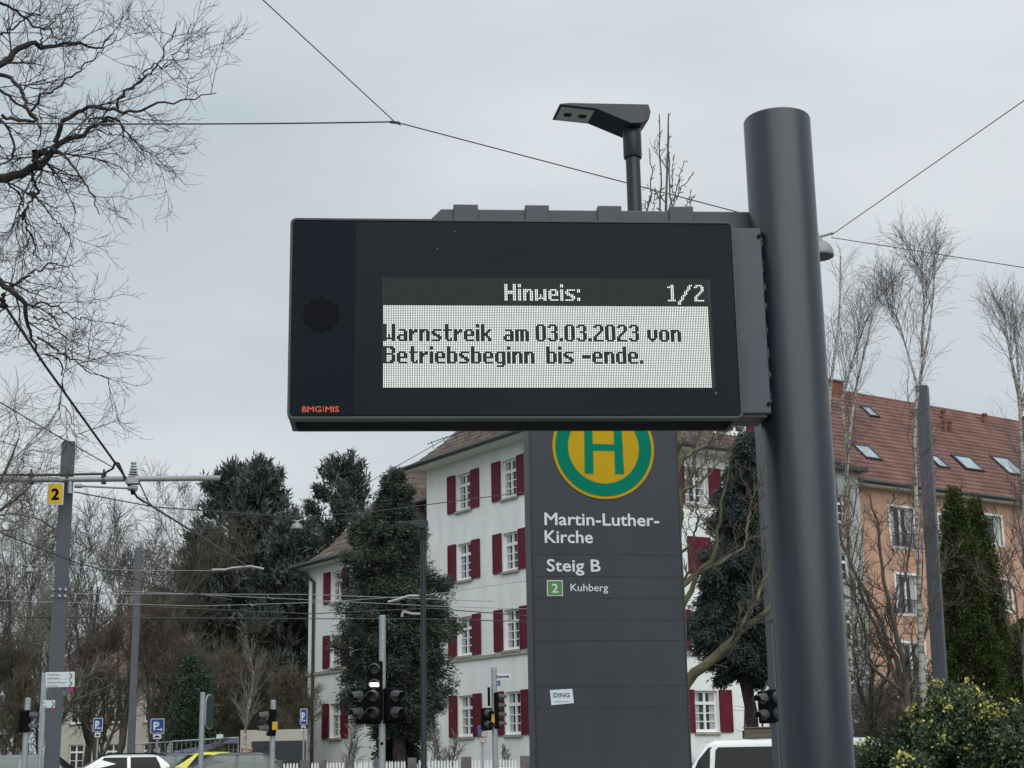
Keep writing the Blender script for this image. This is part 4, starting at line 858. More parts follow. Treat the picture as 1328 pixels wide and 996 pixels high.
def foliage(name, rg, C_, D_, per, rad, leaf, m, parent, spread=.8, wr=.28, mn=None, world=True):
    """C_ clump centres, D_ clump directions; per leaves each"""
    M = len(C_); idx = np.repeat(np.arange(M), per); off = rg.normal(size=(M*per, 3))*rad*.5; c = C_[idx]+off
    d = norm(norm(D_[idx])+spread*rg.normal(size=(M*per, 3))); l = leaf*(.6+.8*rg.random(M*per)); V, F_ = kites(rg, c, d, l, l*wr)
    return mesh_obj(name, V, F_, m, parent, False, world)
TG = 'bare deciduous trees'
def bare_tree(label, base, h, seed, r=.16, cnt=(9, 8, 8, 6), ang=(22, 50), up=.25, trunk_m=None, twig_m=None, spread=1., wig=.16, name='bare_tree', droop=0, tw=.006, t0=.25, lean=0, cat='tree', group=TG):
    rg = np.random.default_rng(seed); t = thing(name, label, cat, base, 0, group); n = 9
    P = np.zeros((1, n, 3)); P[0, :, 2] = np.linspace(-.1, h*.72, n); P[0, 1:, :2] += np.cumsum(rg.normal(size=(n-1, 2))*h*.012, 0); P[0, :, 0] += lean*np.linspace(0, 1, n)**1.5*h
    R = (r*np.linspace(1, .22, n)**1.0)[None]; R[0, 0] *= 1.3
    P1, R1 = spawn(rg, P, R, cnt[0], t0, 1., ang, h*.52*spread, up, 0, wig*.7, 8, .55, .012, .3, .25, .45)
    P2, R2 = spawn(rg, P1, R1, cnt[1], .2, 1., (20, 55), h*.24*spread, up*.7, 0, wig, 6, .55, .008, .35, .4, .45)
    P3, R3 = spawn(rg, P2, R2, cnt[2], .15, 1., (20, 60), h*.12*spread, up*.5, droop*.5, wig, 5, .6, tw, .5, .5, .4)
    tube_mesh('trunk', [(P, R, 10), (P1, R1, 6)], trunk_m or BARKL, t, world=False)
    b = [(P2, R2, 4), (P3, R3, 3)]
    if cnt[3]: P4, R4 = spawn(rg, P3, R3, cnt[3], .15, 1., (20, 60), h*.065*spread, up*.4, droop, wig, 4, .8, tw*.75, .6, .5, .3); b.append((P4, R4, 3))
    tube_mesh('crown', b, twig_m or TWIG, t, world=False); return t
def gp(x, Y): p = at(x, 960, Y); return np.array([p[0], Y, float(gz(p[0], Y))])
def hgt(x, y, Y): return float(at(x, y, Y)[2]-gz(at(x, y, Y)[0], Y))

# ------------------------------------------------------------------ 1. large bare tree whose limbs reach in from the left
rg = np.random.default_rng(11)
bt = thing('bare_tree', 'large bare tree with gnarled dark limbs reaching in from the left edge', 'tree', (-7.6, 14, 0), 0, TG)
TY = 14.0; Z5 = lambda x, y: (x/3.32, y/3.32); Z6 = lambda x, y: (x/2.93, 280+y/2.93)
limbs = [ # (points in photo pixels, start radius px, end radius px, distance drift)
 ([(-60, 250), (-10, 231), (20, 222)]+[Z5(*q) for q in ((110, 725), (160, 700), (200, 655), (240, 610), (290, 585), (340, 560), (380, 520), (440, 497), (500, 500), (525, 545), (537, 600))], 8.5, 1.0, .5),
 ([Z5(*q) for q in ((235, 615), (265, 545), (330, 485), (400, 467), (470, 475), (530, 490), (600, 470), (720, 432), (850, 410), (930, 395))], 3.6, .6, -.6),
 ([Z5(*q) for q in ((505, 485), (520, 430), (600, 345), (690, 240), (735, 130), (755, 70))], 2.0, .5, -.8),
 ([Z5(*q) for q in ((600, 345), (690, 290), (790, 240), (880, 225))], 1.2, .4, -.3),
 ([(-50, 100)]+[Z5(*q) for q in ((0, 262), (55, 205), (110, 177), (150, 178), (170, 206), (220, 180), (320, 158), (415, 170), (470, 110))], 6.5, .8, .8),
 ([(-40, 92)]+[Z5(*q) for q in ((0, 320), (50, 335), (100, 400), (125, 470), (160, 512), (100, 522), (40, 505), (0, 485))], 3.2, 2.2, -.7),
 ([Z5(*q) for q in ((130, 480), (170, 462), (235, 412), (300, 352), (400, 252), (490, 130))], 2.0, .6, .5),
 ([(-40, -5)]+[Z5(*q) for q in ((0, 5), (60, 30), (130, 75), (200, 95), (240, 150))], 3.0, .8, .4),
 ([(-40, 110)]+[Z5(*q) for q in ((0, 385), (40, 430), (100, 460), (150, 515), (175, 560), (172, 620))], 2.6, 1.0, .3),
 ([(-40, 150)]+[Z5(*q) for q in ((0, 530), (40, 560), (45, 620), (20, 650), (-30, 690))], 2.6, 1.2, -.3),
 ([Z5(*q) for q in ((150, 715), (200, 712), (240, 672), (310, 712), (370, 790), (430, 880), (460, 965))], 3.0, .7, -.9),
 ([Z5(*q) for q in ((165, 725), (150, 690), (148, 645), (180, 640), (200, 655))], 5, 4, 0),
 ([Z5(*q) for q in ((130, 730), (135, 790), (110, 860), (90, 950))], 2.2, .7, .3),
 ([Z5(*q) for q in ((130, 820), (200, 900), (250, 960), (300, 1010), (320, 1080))], 1.5, .5, .3),
 ([Z5(*q) for q in ((0, 765), (60, 800), (80, 900), (60, 980))], 1.6, .6, .3),
 ([Z5(*q) for q in ((380, 520), (460, 500), (540, 560), (600, 620), (700, 690))], 1.5, .5, .4),
 ([Z5(*q) for q in ((300, 600), (420, 570), (520, 590), (620, 640))], 1.2, .4, -.4),
 ([(-50, 300)]+[Z6(*q) for q in ((0, 240), (25, 285), (70, 300), (105, 332), (126, 362), (122, 392), (135, 450), (175, 550), (185, 580))], 7.5, 1.0, .5),
 ([Z6(*q) for q in ((140, 460), (210, 500), (250, 532), (300, 562), (350, 600), (420, 620))], 1.6, .5, -.4),
 ([Z6(*q) for q in ((30, 285), (60, 235), (100, 200), (170, 170), (250, 160))], 2.0, .6, .4),
 ([Z6(*q) for q in ((110, 335), (140, 310), (200, 330), (270, 370), (350, 385))], 1.6, .5, .3),
 ([Z6(*q) for q in ((128, 390), (180, 400), (240, 460), (320, 500))], 1.2, .5, .4),
 ([Z6(*q) for q in ((175, 530), (222, 540), (225, 600), (220, 700), (260, 780), (310, 830))], 1.2, .4, .2),
 ([Z6(*q) for q in ((80, -20), (100, 60), (90, 110))], 2.0, .7, .2),
 ([Z6(*q) for q in ((0, 340), (25, 352), (22, 300))], 3, 2, .2),
 ([(-40, 40)]+[Z5(*q) for q in ((0, 150), (90, 120), (170, 60), (165, -10))], 2.0, .8, -.5),
 ([Z5(*q) for q in ((170, 205), (165, 130), (240, 60), (330, 0))], 1.5, .6, .5),
]
PXM = TY*1.02/F; LP = []; LR = []
for pts, r0, r1, dr in limbs:
    n = 26; W_ = np.array([at(x, y, TY+dr*i/len(pts)) for i, (x, y) in enumerate(pts)]); Q = resample(W_, n); Q[:, 1] += np.cumsum(rg.normal(size=n)*.03); Q[1:-1] += rg.normal(size=(n-2, 3))*.010; LP.append(Q); LR.append(np.linspace(r0, r1, n)*PXM*.95)
LP = np.array(LP); LR = np.array(LR); cdir = []
# limbs run back to one trunk outside the frame
tr = np.array([[(-7.6, 14, -.1), (-7.55, 14, 1.5), (-7.7, 14.1, 3), (-7.5, 14, 4.5), (-7.7, 13.9, 6), (-7.5, 14, 7.5), (-7.3, 14.1, 8.6)]], float)
conn = []
for i in (0, 4, 5, 7, 8, 9, 17, 25):
    e = LP[i][0]; z_ = max(1.5, min(7.6, e[2]-1.0)); s_ = np.array([-7.6, 14, z_]); m1 = s_*.6+e*.4+[0, 0, -.1]; conn.append(resample([s_, m1, e], 7))
tube_mesh('trunk', [(tr, np.array([[.36, .30, .27, .25, .2, .16, .1]]), 16), (np.array(conn), np.linspace(1.5, 1, 7)[None]*np.array([max(LR[i][0], .03) for i in (0, 4, 5, 7, 8, 9, 17, 25)])[:, None], 10), (LP, LR, 9)], BARKD, bt)
TW = mat('dark_twig', (.05, .044, .04), .85, 0, .2, 12, 0, 60, .1)
S1, Q1 = spawn(rg, LP, LR, 6, .15, 1., (25, 65), .90, .05, .02, .13, 9, .42, .0038, .4, .5, .3, .8)
Q1 = np.minimum(Q1, .0095*np.linspace(1, .5, 9)[None]); S2, Q2 = spawn(rg, S1, Q1, 6, .1, 1., (25, 55), .42, .05, -.04, .13, 7, .7, .0025, .6, .5, .3, .8)
S3, Q3 = spawn(rg, S2, Q2, 3, .1, 1., (25, 55), .22, .06, -.10, .15, 6, .85, .0020, .75, .5, .3, .9)
tube_mesh('crown', [(S1, Q1, 4), (S2, Q2, 3), (S3, Q3, 3)], TW, bt)
# paler tree further back on the left edge
bare_tree('paler bare tree behind the gnarled one, its fine twigs fading at the left edge', gp(-110, 26), 9.6, 21, .2, (10, 8, 9, 6), (25, 60), .12, BARKL, TWIGL, 1.0, .18, droop=.05, tw=.005)
# ------------------------------------------------------------------ 2. bare trees of the left background
specs = [ # px, top y, dist, seed, trunk material, twig, label
 (-15, 690, 62, 31, 'tall bare tree at the far left edge, behind the direction sign'), (28, 672, 66, 32, 'bare tree with a dense crown just left of the number 2 mast'),
 (112, 668, 64, 33, 'bare tree directly right of the number 2 mast'), (150, 700, 75, 34, 'bare tree between the two square masts, in front of the brown roof'),
 (213, 652, 70, 35, 'tall bare tree right of the thin mast with fanned upright limbs'), (262, 652, 90, 36, 'slim bare tree rising beside the leftmost pine'),
 (62, 770, 58, 37, 'lower bare tree behind the number 2 mast'), (188, 770, 60, 38, 'lower bare tree behind the blue parking sign with right arrow'), (-40, 760, 55, 39, 'low dark bare tree cut by the left edge'), (232, 845, 62, 40, 'bushy bare tree before the foot of the pines'), (130, 800, 60, 41, 'low bushy bare tree over the white car')]
for i, (px, ty, Y, sd_, lab) in enumerate(specs):
    b = gp(px, Y); bare_tree(lab, b, hgt(px, ty, Y)*1.02, sd_, .17, (10, 8, 8, 5) if i < 9 else (12, 9, 8, 4), (18, 48), .3, BARKL, TWIG if i % 3 else TWIGL, 1.05, .17, tw=.011, t0=.15)
# brown bushes before the pines
for px, ty, Y, sd_, lab in ((285, 850, 66, 51, 'wide brown leafless bush below the pines'), (330, 862, 64, 52, 'brown leafless bush behind the yellow box signal'), (375, 880, 62, 53, 'olive leafless bush beside the white house corner'), (245, 850, 60, 54, 'thick leafless bush above the yellow car'), (15, 850, 56, 57, 'tangled leafless bush at the left edge above the grey car')):
    bare_tree(lab, gp(px, Y), hgt(px, ty, Y), sd_, .06, (22, 9, 8, 4), (12, 45), .35, TWIG, TWIGO if sd_ % 2 else TWIG, 1.15, .16, 'bare_shrub', tw=.010, t0=.0, cat='shrub', group='leafless shrubs in the left background')
tp = thing('young_tree', 'slender young pale barked tree standing over the two walkers', 'tree', gp(317, 47)); rg = np.random.default_rng(5); h = hgt(318, 850, 47); P = resample([(0, 0, -.1), (.02, 0, .5*h), (.25, 0, .85*h), (.1, 0, h)], 9)[None]; l0 = FR[tp.name][0]
R = np.linspace(.07, .012, 9)[None]; tube_mesh('trunk', [(P, R, 8)], BIRCH, tp, world=False); A1, B1 = spawn(rg, P, R, 34, .45, 1, (20, 50), 1.5, .3, 0, .12, 7, .5, .008, .4, .3, .5); A2, B2 = spawn(rg, A1, B1, 6, .2, 1, (20, 45), .6, .2, 0, .15, 5, .8, .006); tube_mesh('crown', [(A1, B1, 4), (A2, B2, 3)], TWIGL, tp, world=False)
# ------------------------------------------------------------------ 3. black pines behind
def pine(label, px, ty, Y, seed, wpx, group='dark pines behind the white house', dens=1.):
    rg = np.random.default_rng(seed); b = gp(px, Y); h = hgt(px, ty, Y); wr = wpx/F*Y/2; t = thing('pine_tree', label, 'tree', b, 0, group)
    P = np.zeros((1, 10, 3)); P[0, :, 2] = np.linspace(-.1, h*.97, 10); P[0, 1:, :2] += np.cumsum(rg.normal(size=(9, 2))*.1, 0); R = np.linspace(.32, .05, 10)[None]
    n1 = int(50*dens); tt = (np.arange(n1)+.5)/n1; zz = h*(.12+.86*tt); prof = wr*np.interp(tt, [0, .25, .5, .75, .9, 1], [.9, 1., .9, .62, .40, .13]); th = np.arange(n1)*2.399+rg.random(n1)
    d = np.stack([np.cos(th), np.sin(th), np.interp(tt, [0, .6, 1], [.05, .35, 1.0])], 1); d = norm(d); L = prof*(.7+.45*rg.random(n1)); k = 7; B_ = np.zeros((n1, k, 3)); B_[:, 0] = np.stack([np.interp(zz, P[0, :, 2], P[0, :, 0]), np.interp(zz, P[0, :, 2], P[0, :, 1]), zz], 1)
    for s in range(1, k): d = norm(d+np.array([0, 0, .10])+rg.normal(size=d.shape)*.09); B_[:, s] = B_[:, s-1]+d*(L/(k-1))[:, None]
    RB = np.linspace(.07, .02, k)[None]*np.ones((n1, 1)); S_, RS = spawn(rg, B_, RB, 7, .3, 1.0, (30, 62), wr*.42, .25, 0, .10, 5, .6, .014, .5, .45, .35); S_[..., 2] += 0
    tube_mesh('trunk', [(P, R, 8), (B_, RB, 5), (S_, RS, 3)], BARKD, t, world=False)
    tips = np.concatenate([S_[:, -1], (S_[:, 3]+S_[:, 2])/2, B_[:, -1], B_[:, -2], P[0, -1:]]); dirs = np.concatenate([norm(S_[:, -1]-S_[:, -3]), norm(S_[:, 3]-S_[:, 1]), norm(B_[:, -1]-B_[:, -3]), norm(B_[:, -1]-B_[:, -3]), np.array([[0, 0, 1.]])]); dirs[:, 2] += .7
    foliage('crown', rg, tips, dirs, 30, .30, .36, PINE, t, .55, .11, world=False); return t
pine('dark pine with a pointed tufted top, leftmost of three', 291, 616, 84, 61, 150); pine('dark pine with the broadest crown, middle of three', 344, 617, 80, 62, 150, dens=1.3)
pine('airy dark pine showing gaps of sky, right beside the white house wing', 431, 609, 88, 63, 165); pine('lower dark pine filling in behind the leafless bushes', 268, 700, 78, 64, 110); pine('lower dark pine close to the white house wing corner', 378, 690, 76, 65, 150, dens=1.3)
# ------------------------------------------------------------------ 4. dense conifers with a given outline
def conifer(label, base, outline, m, seed, clumps, per, leaf, lump=.28, droop=-.35, name='conifer', stem=.22, spikes=40, core=.55, crad=.3, group=None, wr=.28, tall=1., barkm=None):
    """outline = [(z, radius)] metres above the base; foliage sprays on lumpy limbs"""
    rg = np.random.default_rng(seed); t = thing(name, label, 'tree', base, 0, group); z = np.array([o[0] for o in outline]); r = np.array([o[1] for o in outline]); cx0 = np.array([o[2] if len(o) > 2 else 0 for o in outline])
    h = z.max(); P = np.zeros((1, 8, 3)); P[0, :, 2] = np.linspace(-.1, h*.95, 8); P[0, :, 0] = np.interp(P[0, :, 2], z, cx0); R = np.linspace(stem, .03, 8)[None]
    w_ = r+.05; zz_ = np.linspace(z.min(), z.max(), 400); pr = np.interp(zz_, z, w_); cdf = np.cumsum(pr); cdf /= cdf[-1]; nb = spikes
    lz = np.interp((np.arange(nb)+rg.random(nb))/nb, cdf, zz_); lt = np.arange(nb)*2.399+rg.random(nb)*.8; lr = np.interp(lz, z, r)*(1-lump+lump*1.25*rg.random(nb)**1.0); cxl = np.interp(lz, z, cx0)
    tip = np.stack([lr*np.cos(lt)+cxl, lr*np.sin(lt), lz], 1); root = np.stack([np.interp(lz, z, cx0), 0*lz, np.clip(lz-droop*lr*.9, .2, h*.96)], 1); qs = np.linspace(0, 1, 6); B_ = root[:, None]*(1-qs[None, :, None])+tip[:, None]*qs[None, :, None]; B_[:, :, 2] += (.12*lr)[:, None]*np.sin(np.pi*qs)[None]
    tube_mesh('trunk', [(P, R, 10)], barkm or BARKD, t, world=False); tube_mesh('limbs', [(B_, np.linspace(.05, .012, 6)[None]*np.ones((nb, 1)), 5)], barkm or BARKD, t, world=False)
    per_l = max(3, clumps//nb); idx = np.repeat(np.arange(nb), per_l); q = (core+(1.04-core)*rg.random(len(idx))**.8); f = np.clip(q, 0, .999)*5; i0 = f.astype(int); a_ = (f-i0)[:, None]; cc = B_[idx, i0]*(1-a_)+B_[idx, i0+1]*a_
    sp = (.04+.17*(1.15-q))*np.maximum(lr[idx], .12)*1.3; cc = cc+rg.normal(size=cc.shape)*sp[:, None]*np.array([1, 1, .55]); dd = norm(tip-root)[idx]*1.0; dd[:, 2] += droop*.4
    foliage('crown', rg, cc, dd, per, crad, leaf, m, t, .45, wr, world=False); return t
def outl(rows, Y, px0, base):
    o = []
    for y, xl, xr in rows:
        a, b = at(xl, y, Y), at(xr, y, Y); o.append((a[2]-base[2], (b[0]-a[0])/2, (a[0]+b[0])/2-base[0]))
    return sorted(o)
b = gp(525, 45); conifer('tall dark dense conifer standing before the junction of the white house and wing', b, outl([(606, 509, 515), (635, 490, 531), (670, 473, 540), (700, 462, 544), (740, 452, 556), (775, 443, 572), (820, 438, 578), (870, 441, 578), (905, 450, 576), (935, 468, 570), (955, 484, 552)], 45, 525, b), CON, 71, 4600, 80, .105, .60, -.10, spikes=190, crad=.19, core=.3, wr=.13)
b = gp(517, 47); conifer('small ivy green conifer low behind the signal pole', b, outl([(925, 505, 520), (950, 498, 535), (985, 496, 538), (1000, 500, 534)], 47, 517, b), IVY, 72, 500, 30, .10, .2, .1, spikes=20, crad=.25)
b = gp(960, 42); conifer('blue green spruce with shaggy drooping branches left of the steel mast', b, outl([(558, 965, 970), (590, 950, 985), (630, 938, 992), (680, 928, 998), (730, 915, 1003), (780, 900, 1008), (830, 893, 1010), (865, 915, 1012), (885, 940, 1005)], 42, 960, b), CONB, 73, 3400, 70, .12, .6, -.45, spikes=130, crad=.18, core=.3, wr=.13)
# sparse lower twigs of the spruce
rg = np.random.default_rng(8); b = gp(982, 41.5); t = thing('bare_shrub', 'sparse twiggy stems under the shaggy spruce, rising from the wooden planter', 'shrub', b+[0, 0, 1.4]); P = np.array([resample([(x, 0, 0), (x*1.4, .05, .9), (x*1.2+.05, 0, 2.3)], 8) for x in (-.22, -.05, .12, .3)]); R = np.linspace(.035, .012, 8)[None]*np.ones((4, 1)); tube_mesh('stems', [(P, R, 5)], BARKD, t, world=False); A1, B1 = spawn(rg, P, R, 22, .1, 1, (50, 90), .55, .0, .1, .2, 5, .4, .006); tube_mesh('twigs', [(A1, B1, 3)], TWIG, t, world=False)
def thuja(label, px, ty, Y, w0, seed, n=1500, dx=0):
    b = gp(px, Y); h = hgt(px, ty, Y); wm = w0/F*Y/2; o = [(0, wm*.95), (.25*h, wm), (.55*h, wm*.78), (.8*h, wm*.45), (.93*h, wm*.2), (h, .03)]
    return conifer(label, b, o, THUJA, seed, int(n*.7), 64, .07, .22, .9, 'thuja_tree', .12, 420, .45, .15, 'columnar thujas before the orange house', .2)
thuja('tall dark green columnar thuja with the highest tip, right of the grey mast', 1264, 636, 33, 92, 81, 3400); thuja('dark green columnar thuja leaning against the taller one from the right', 1291, 646, 34.5, 84, 82, 2800); thuja('narrow dark thuja cut off by the right edge', 1340, 812, 31, 58, 83, 1100)
b = gp(250, 57); conifer('dark ivy covered trunk among the leafless bushes left of the pole', b, [(0, .6), (1.5, .75), (3, .65), (4.2, .45), (5.0, .15)], IVY, 84, 700, 40, .08, .4, -.2, 'ivy_tree', spikes=20, crad=.4)
# evergreen shrub with yellow clusters
def shrub(label, px, Y, wx, wy, h, m, seed, clumps, per, leaf, yel=0, name='evergreen_shrub', up=.4, cat='shrub', z0=0):
    rg = np.random.default_rng(seed); b = gp(px, Y); t = thing(name, label, cat, b); nb = 34; c = rg.random((nb, 3))*[2, 2, 1]-[1, 1, 0]; c *= [wx*.8, wy*.7, h*.8]; c[:, 2] *= 1-.45*(c[:, 0]/wx)**2; cr_ = (.16+.20*rg.random(nb))*min(wx, h*.8)
    idx = rg.integers(0, nb, clumps); d = norm(rg.normal(size=(clumps, 3))); cc = c[idx]+d*cr_[idx][:, None]*(.65+.35*rg.random((clumps, 1))); cc[:, 2] = np.abs(cc[:, 2])+z0; d[:, 2] += up
    st = np.array([resample([(0, 0, 0), c[i]*.5+[0, 0, .05], c[i]], 5) for i in range(nb)]); tube_mesh('stems', [(st, np.linspace(.04, .012, 5)[None]*np.ones((nb, 1)), 5)], BARKD, t, world=False)
    foliage('leaves', rg, cc, d, per, leaf*2.6, leaf, m, t, .7, .34, world=False)
    if yel:
        k = rg.choice(clumps, yel, replace=False); foliage('yellow_leaves', rg, cc[k]*[1.12, 1.15, 1.08], d[k], 14, leaf*1.5, leaf*.80, YLEAF, t, .7, .42, world=False)
    return t
shrub('large evergreen shrub with yellow blossom clusters in the lower right corner', 1238, 25, 1.15, .9, hgt(1240, 868, 25)*1.0, SHRUB, 91, 2300, 26, .07, 480)
shrub('evergreen shrub flecked with yellow at the right edge below the narrow thuja', 1325, 24, .6, .6, hgt(1320, 895, 24), SHRUB, 92, 800, 26, .07, 120)
shrub('low evergreen shrub with yellow tips beside the mossy wall', 1172, 26, .6, .5, hgt(1170, 900, 26), SHRUB, 93, 800, 26, .07, 110)
# ------------------------------------------------------------------ 5. birches on the right
def birch(label, segs, Y, r0, seed, drp=.22, tn=16, base_px=None):
    rg = np.random.default_rng(seed); W_ = [np.array([at(x, y, Y+dy) for x, y in s]) for s, _, dy in segs]; b = gp(segs[0][0][0][0], Y); W_[0][0] = b-[0, 0, .1]
    t = thing('birch_tree', label, 'tree', b, 0, 'slender bare birches on the right'); n = 16; P = np.array([resample(q, n) for q in W_]); R = np.array([np.linspace(r*r0, r*r0*(.16 if i == 0 else .22), n) for i, (_, r, _) in enumerate(segs)])
    tube_mesh('trunk', [(P, R, 9)], BIRCH, t); A1, B1 = spawn(rg, P, R, tn, .38, .97, (25, 50), 2.3, .40, 0, .07, 8, .30, .006, .35, .3, .72); A2, B2 = spawn(rg, A1, B1, 6, .15, 1, (25, 60), 1.0, .22, drp*.45, .08, 7, .6, .0040, .5, .4, .3); A3, B3 = spawn(rg, A2, B2, 4, .1, 1, (20, 50), .5, .05, drp*.8, .09, 6, .8, .0030, .7, .5, .2)
    tube_mesh('crown', [(A1, B1, 4), (A2, B2, 3), (A3, B3, 3)], mat('birch_twig', (.15, .13, .12), .85, 0, .2, 12, 0, 60, .05), t)
birch('birch rising close along the right side of the steel mast', [([(1103, 996), (1097, 850), (1086, 700), (1074, 590), (1076, 503), (1084, 451), (1090, 400), (1090, 332)], 1, 0)], 36, .11, 101, tn=17)
birch('leaning birch with drooping twigs just right of the steel mast', [([(1112, 996), (1108, 800), (1096, 620), (1108, 512), (1120, 459), (1131, 423), (1133, 366)], 1, 0), ([(1100, 600), (1092, 520), (1105, 470), (1122, 420), (1142, 380)], .5, .4)], 39, .10, 102, tn=24)
birch('forked pale birch standing before the grey mast', [([(1196, 996), (1193, 800), (1190, 690), (1186, 590), (1187, 530), (1192, 503), (1197, 467), (1209, 411), (1213, 334)], 1, 0), ([(1196, 463), (1196, 430), (1199, 395), (1193, 340)], .42, .3), ([(1190, 500), (1178, 460), (1166, 420), (1155, 398)], .38, -.4)], 28, .075, 103, tn=14)
birch('birch with upright limbs near the right edge', [([(1330, 996), (1331, 700), (1324, 560), (1321, 480), (1318, 440), (1313, 388)], 1, 0), ([(1323, 520), (1312, 470), (1305, 430), (1302, 402)], .5, .3), ([(1323, 540), (1336, 480), (1340, 430)], .5, .3)], 38, .11, 104, .05, tn=18)
# multi stemmed bare tree before the orange house
def multistem(label, px, Y, segs, seed, m, tm, name='bare_tree', cnt=9, ln=1.3, tw=.006, pxr=True, sc3=5, cat='tree', up=.2, group=TG):
    rg = np.random.default_rng(seed); b = gp(px, Y); t = thing(name, label, cat, b, 0, group); n = 16; P = []; R = []
    for s, r0, r1, dy in segs:
        W_ = np.array([at(x, y, Y+dy*i/len(s)) for i, (x, y) in enumerate(s)])
        Q = resample(W_, n); Q[1:-1] += rg.normal(size=(n-2, 3))*.012*Y/20; P.append(Q); R.append(np.linspace(r0, r1, n)*Y/F)
    P = np.array(P); R = np.array(R); P[0, 0, 2] = min(P[0, 0, 2], b[2]); tube_mesh('trunk', [(P, R, 9)], m, t)
    A1, B1 = spawn(rg, P, R, cnt, .2, 1, (25, 65), ln, up, 0, .16, 7, .4, tw*1.4, .4, .4, .3); A2, B2 = spawn(rg, A1, B1, 6, .1, 1, (25, 65), ln*.45, up, 0, .18, 5, .7, tw, .6, .5, .3); A3, B3 = spawn(rg, A2, B2, sc3, .1, 1, (25, 60), ln*.2, up, 0, .2, 4, .8, tw*.8, .7, .5, .2)
    tube_mesh('crown', [(A1, B1, 4), (A2, B2, 3), (A3, B3, 3)], tm, t); return t
multistem('many stemmed bare tree spreading before the left windows of the orange house', 1178, 29, [([(1180, 1000), (1176, 900), (1160, 850), (1135, 790), (1112, 750), (1098, 720), (1082, 660)], 5, 1.2, .5), ([(1178, 930), (1172, 860), (1158, 800), (1145, 750), (1140, 700), (1128, 640)], 4.5, 1.0, -.4), ([(1176, 930), (1160, 870), (1130, 800), (1105, 740), (1100, 690)], 3.5, 1, .8), ([(1184, 940), (1190, 860), (1205, 800), (1212, 740), (1222, 690)], 3, .8, .3), ([(1172, 900), (1150, 880), (1125, 860), (1110, 800)], 2.5, .8, -.5), ([(1160, 800), (1172, 760), (1180, 700), (1185, 650)], 2, .6, .3)], 111, BARKL, TWIG, cnt=9, ln=1.25)
multistem('dark twiggy bare tree right behind the foot of the steel mast', 1120, 31, [([(1124, 1000), (1128, 940), (1132, 880), (1120, 820), (1108, 770)], 3.5, 1, .3), ([(1128, 940), (1150, 880), (1160, 830), (1165, 790)], 2.5, .8, .3), ([(1126, 930), (1112, 880), (1110, 850)], 2.5, .8, .3), ([(1124, 950), (1140, 920), (1160, 905), (1180, 890)], 2.2, .8, .3)], 112, BARKD, TWIG, cnt=10, ln=1.1)
multistem('bare tree with thin rising twigs before the right windows of the orange house', 1322, 27, [([(1330, 1000), (1328, 860), (1318, 780), (1300, 720), (1288, 690)], 2.4, .7, .3), ([(1326, 850), (1332, 780), (1325, 700), (1316, 650)], 2, .6, .3), ([(1320, 800), (1302, 770), (1296, 740)], 1.6, .6, .3)], 113, BARKL, TWIG, cnt=7, ln=1.1, tw=.005)
bare_tree('grey leafless hedge bush over the mossy wall behind the van', gp(1140, 36)+[0, 0, .5], 2.6, 145, .03, (24, 9, 7, 3), (15, 70), .1, TWIG, TWIGL, 1.25, .2, 'bare_shrub', tw=.007, t0=0, cat='shrub')
bare_tree('brown leafless hedge bush right of the grey one, over the wall', gp(1180, 34)+[0, 0, .4], 2.8, 146, .03, (24, 9, 7, 3), (15, 70), .1, TWIG, TWIG, 1.25, .2, 'bare_shrub', tw=.007, t0=0, cat='shrub')
# near tree partly hidden behind the stele
nt_ = multistem('small mossy limbed bare tree behind the stop stele, twigs above the display', 880, 12, [([(884, 1010), (884, 900), (884, 800), (881, 700), (880, 620), (878, 540), (872, 400), (862, 300), (866, 240), (867, 148)], 7, .9, .0),
 ([(884, 896), (900, 876), (925, 855), (948, 832), (965, 815), (985, 800), (1003, 783), (1022, 750)], 7.5, 2.2, -.5), ([(958, 818), (975, 792), (990, 755), (1000, 720)], 3.5, 1, .4), ([(884, 760), (900, 745), (918, 735), (940, 728), (958, 715), (968, 700), (990, 694)], 4, 1, .5),
 ([(883, 790), (898, 765), (905, 740), (921, 730), (932, 700), (934, 660), (945, 610)], 4, .8, -.5), ([(881, 680), (886, 640), (897, 615), (905, 580), (912, 540)], 4, 1, .4), ([(882, 720), (900, 700), (905, 668), (898, 640)], 2, .6, -.3), ([(880, 600), (900, 585), (925, 570), (945, 545)], 3, .8, .4), ([(968, 700), (972, 660), (985, 620)], 2, .6, .2), ([(880, 640), (915, 620), (940, 590), (965, 565)], 2.2, .6, .6)], 121, BARKM, mat('nearby_grey_twig', (.10, .085, .07), .85, 0, .2, 12, 0, 60, .1), cnt=7, ln=.42, tw=.0028, sc3=3)
rg = np.random.default_rng(77)
SH = [([(873, 285), (869, 240), (868, 200), (867, 147)], .9), ([(857, 285), (856, 250), (857, 200), (855, 148)], .9), ([(838, 285), (845, 245), (843, 215), (842, 192)], .8), ([(874, 262), (880, 235), (887, 208)], .6), ([(868, 268), (885, 245), (899, 222)], .6), ([(862, 262), (852, 250), (836, 243)], .6), ([(872, 250), (871, 225), (875, 201)], .5), ([(870, 285), (878, 255), (884, 228)], .5), ([(893, 275), (895, 260), (895, 246)], .5), ([(886, 270), (896, 262), (902, 252)], .4), ([(850, 285), (848, 262), (850, 245)], .5), ([(846, 250), (838, 262), (832, 275)], .5)]
P = np.array([resample([at(x, y, 12.0) for x, y in s], 10) for s, r in SH]); P[:, 1:-1] += rg.normal(size=(len(SH), 8, 3))*.006; R = np.array([np.linspace(r*1.5, r*.8, 10)*12/F for s, r in SH]); A1, B1 = spawn(rg, P, R, 9, .05, .98, (40, 70), .045, .1, 0, .1, 3, .9, .0035, .8, .3, 0); 
tube_mesh('upright_shoots', [(P, R, 5), (A1, B1, 4)], TWIG, nt_)
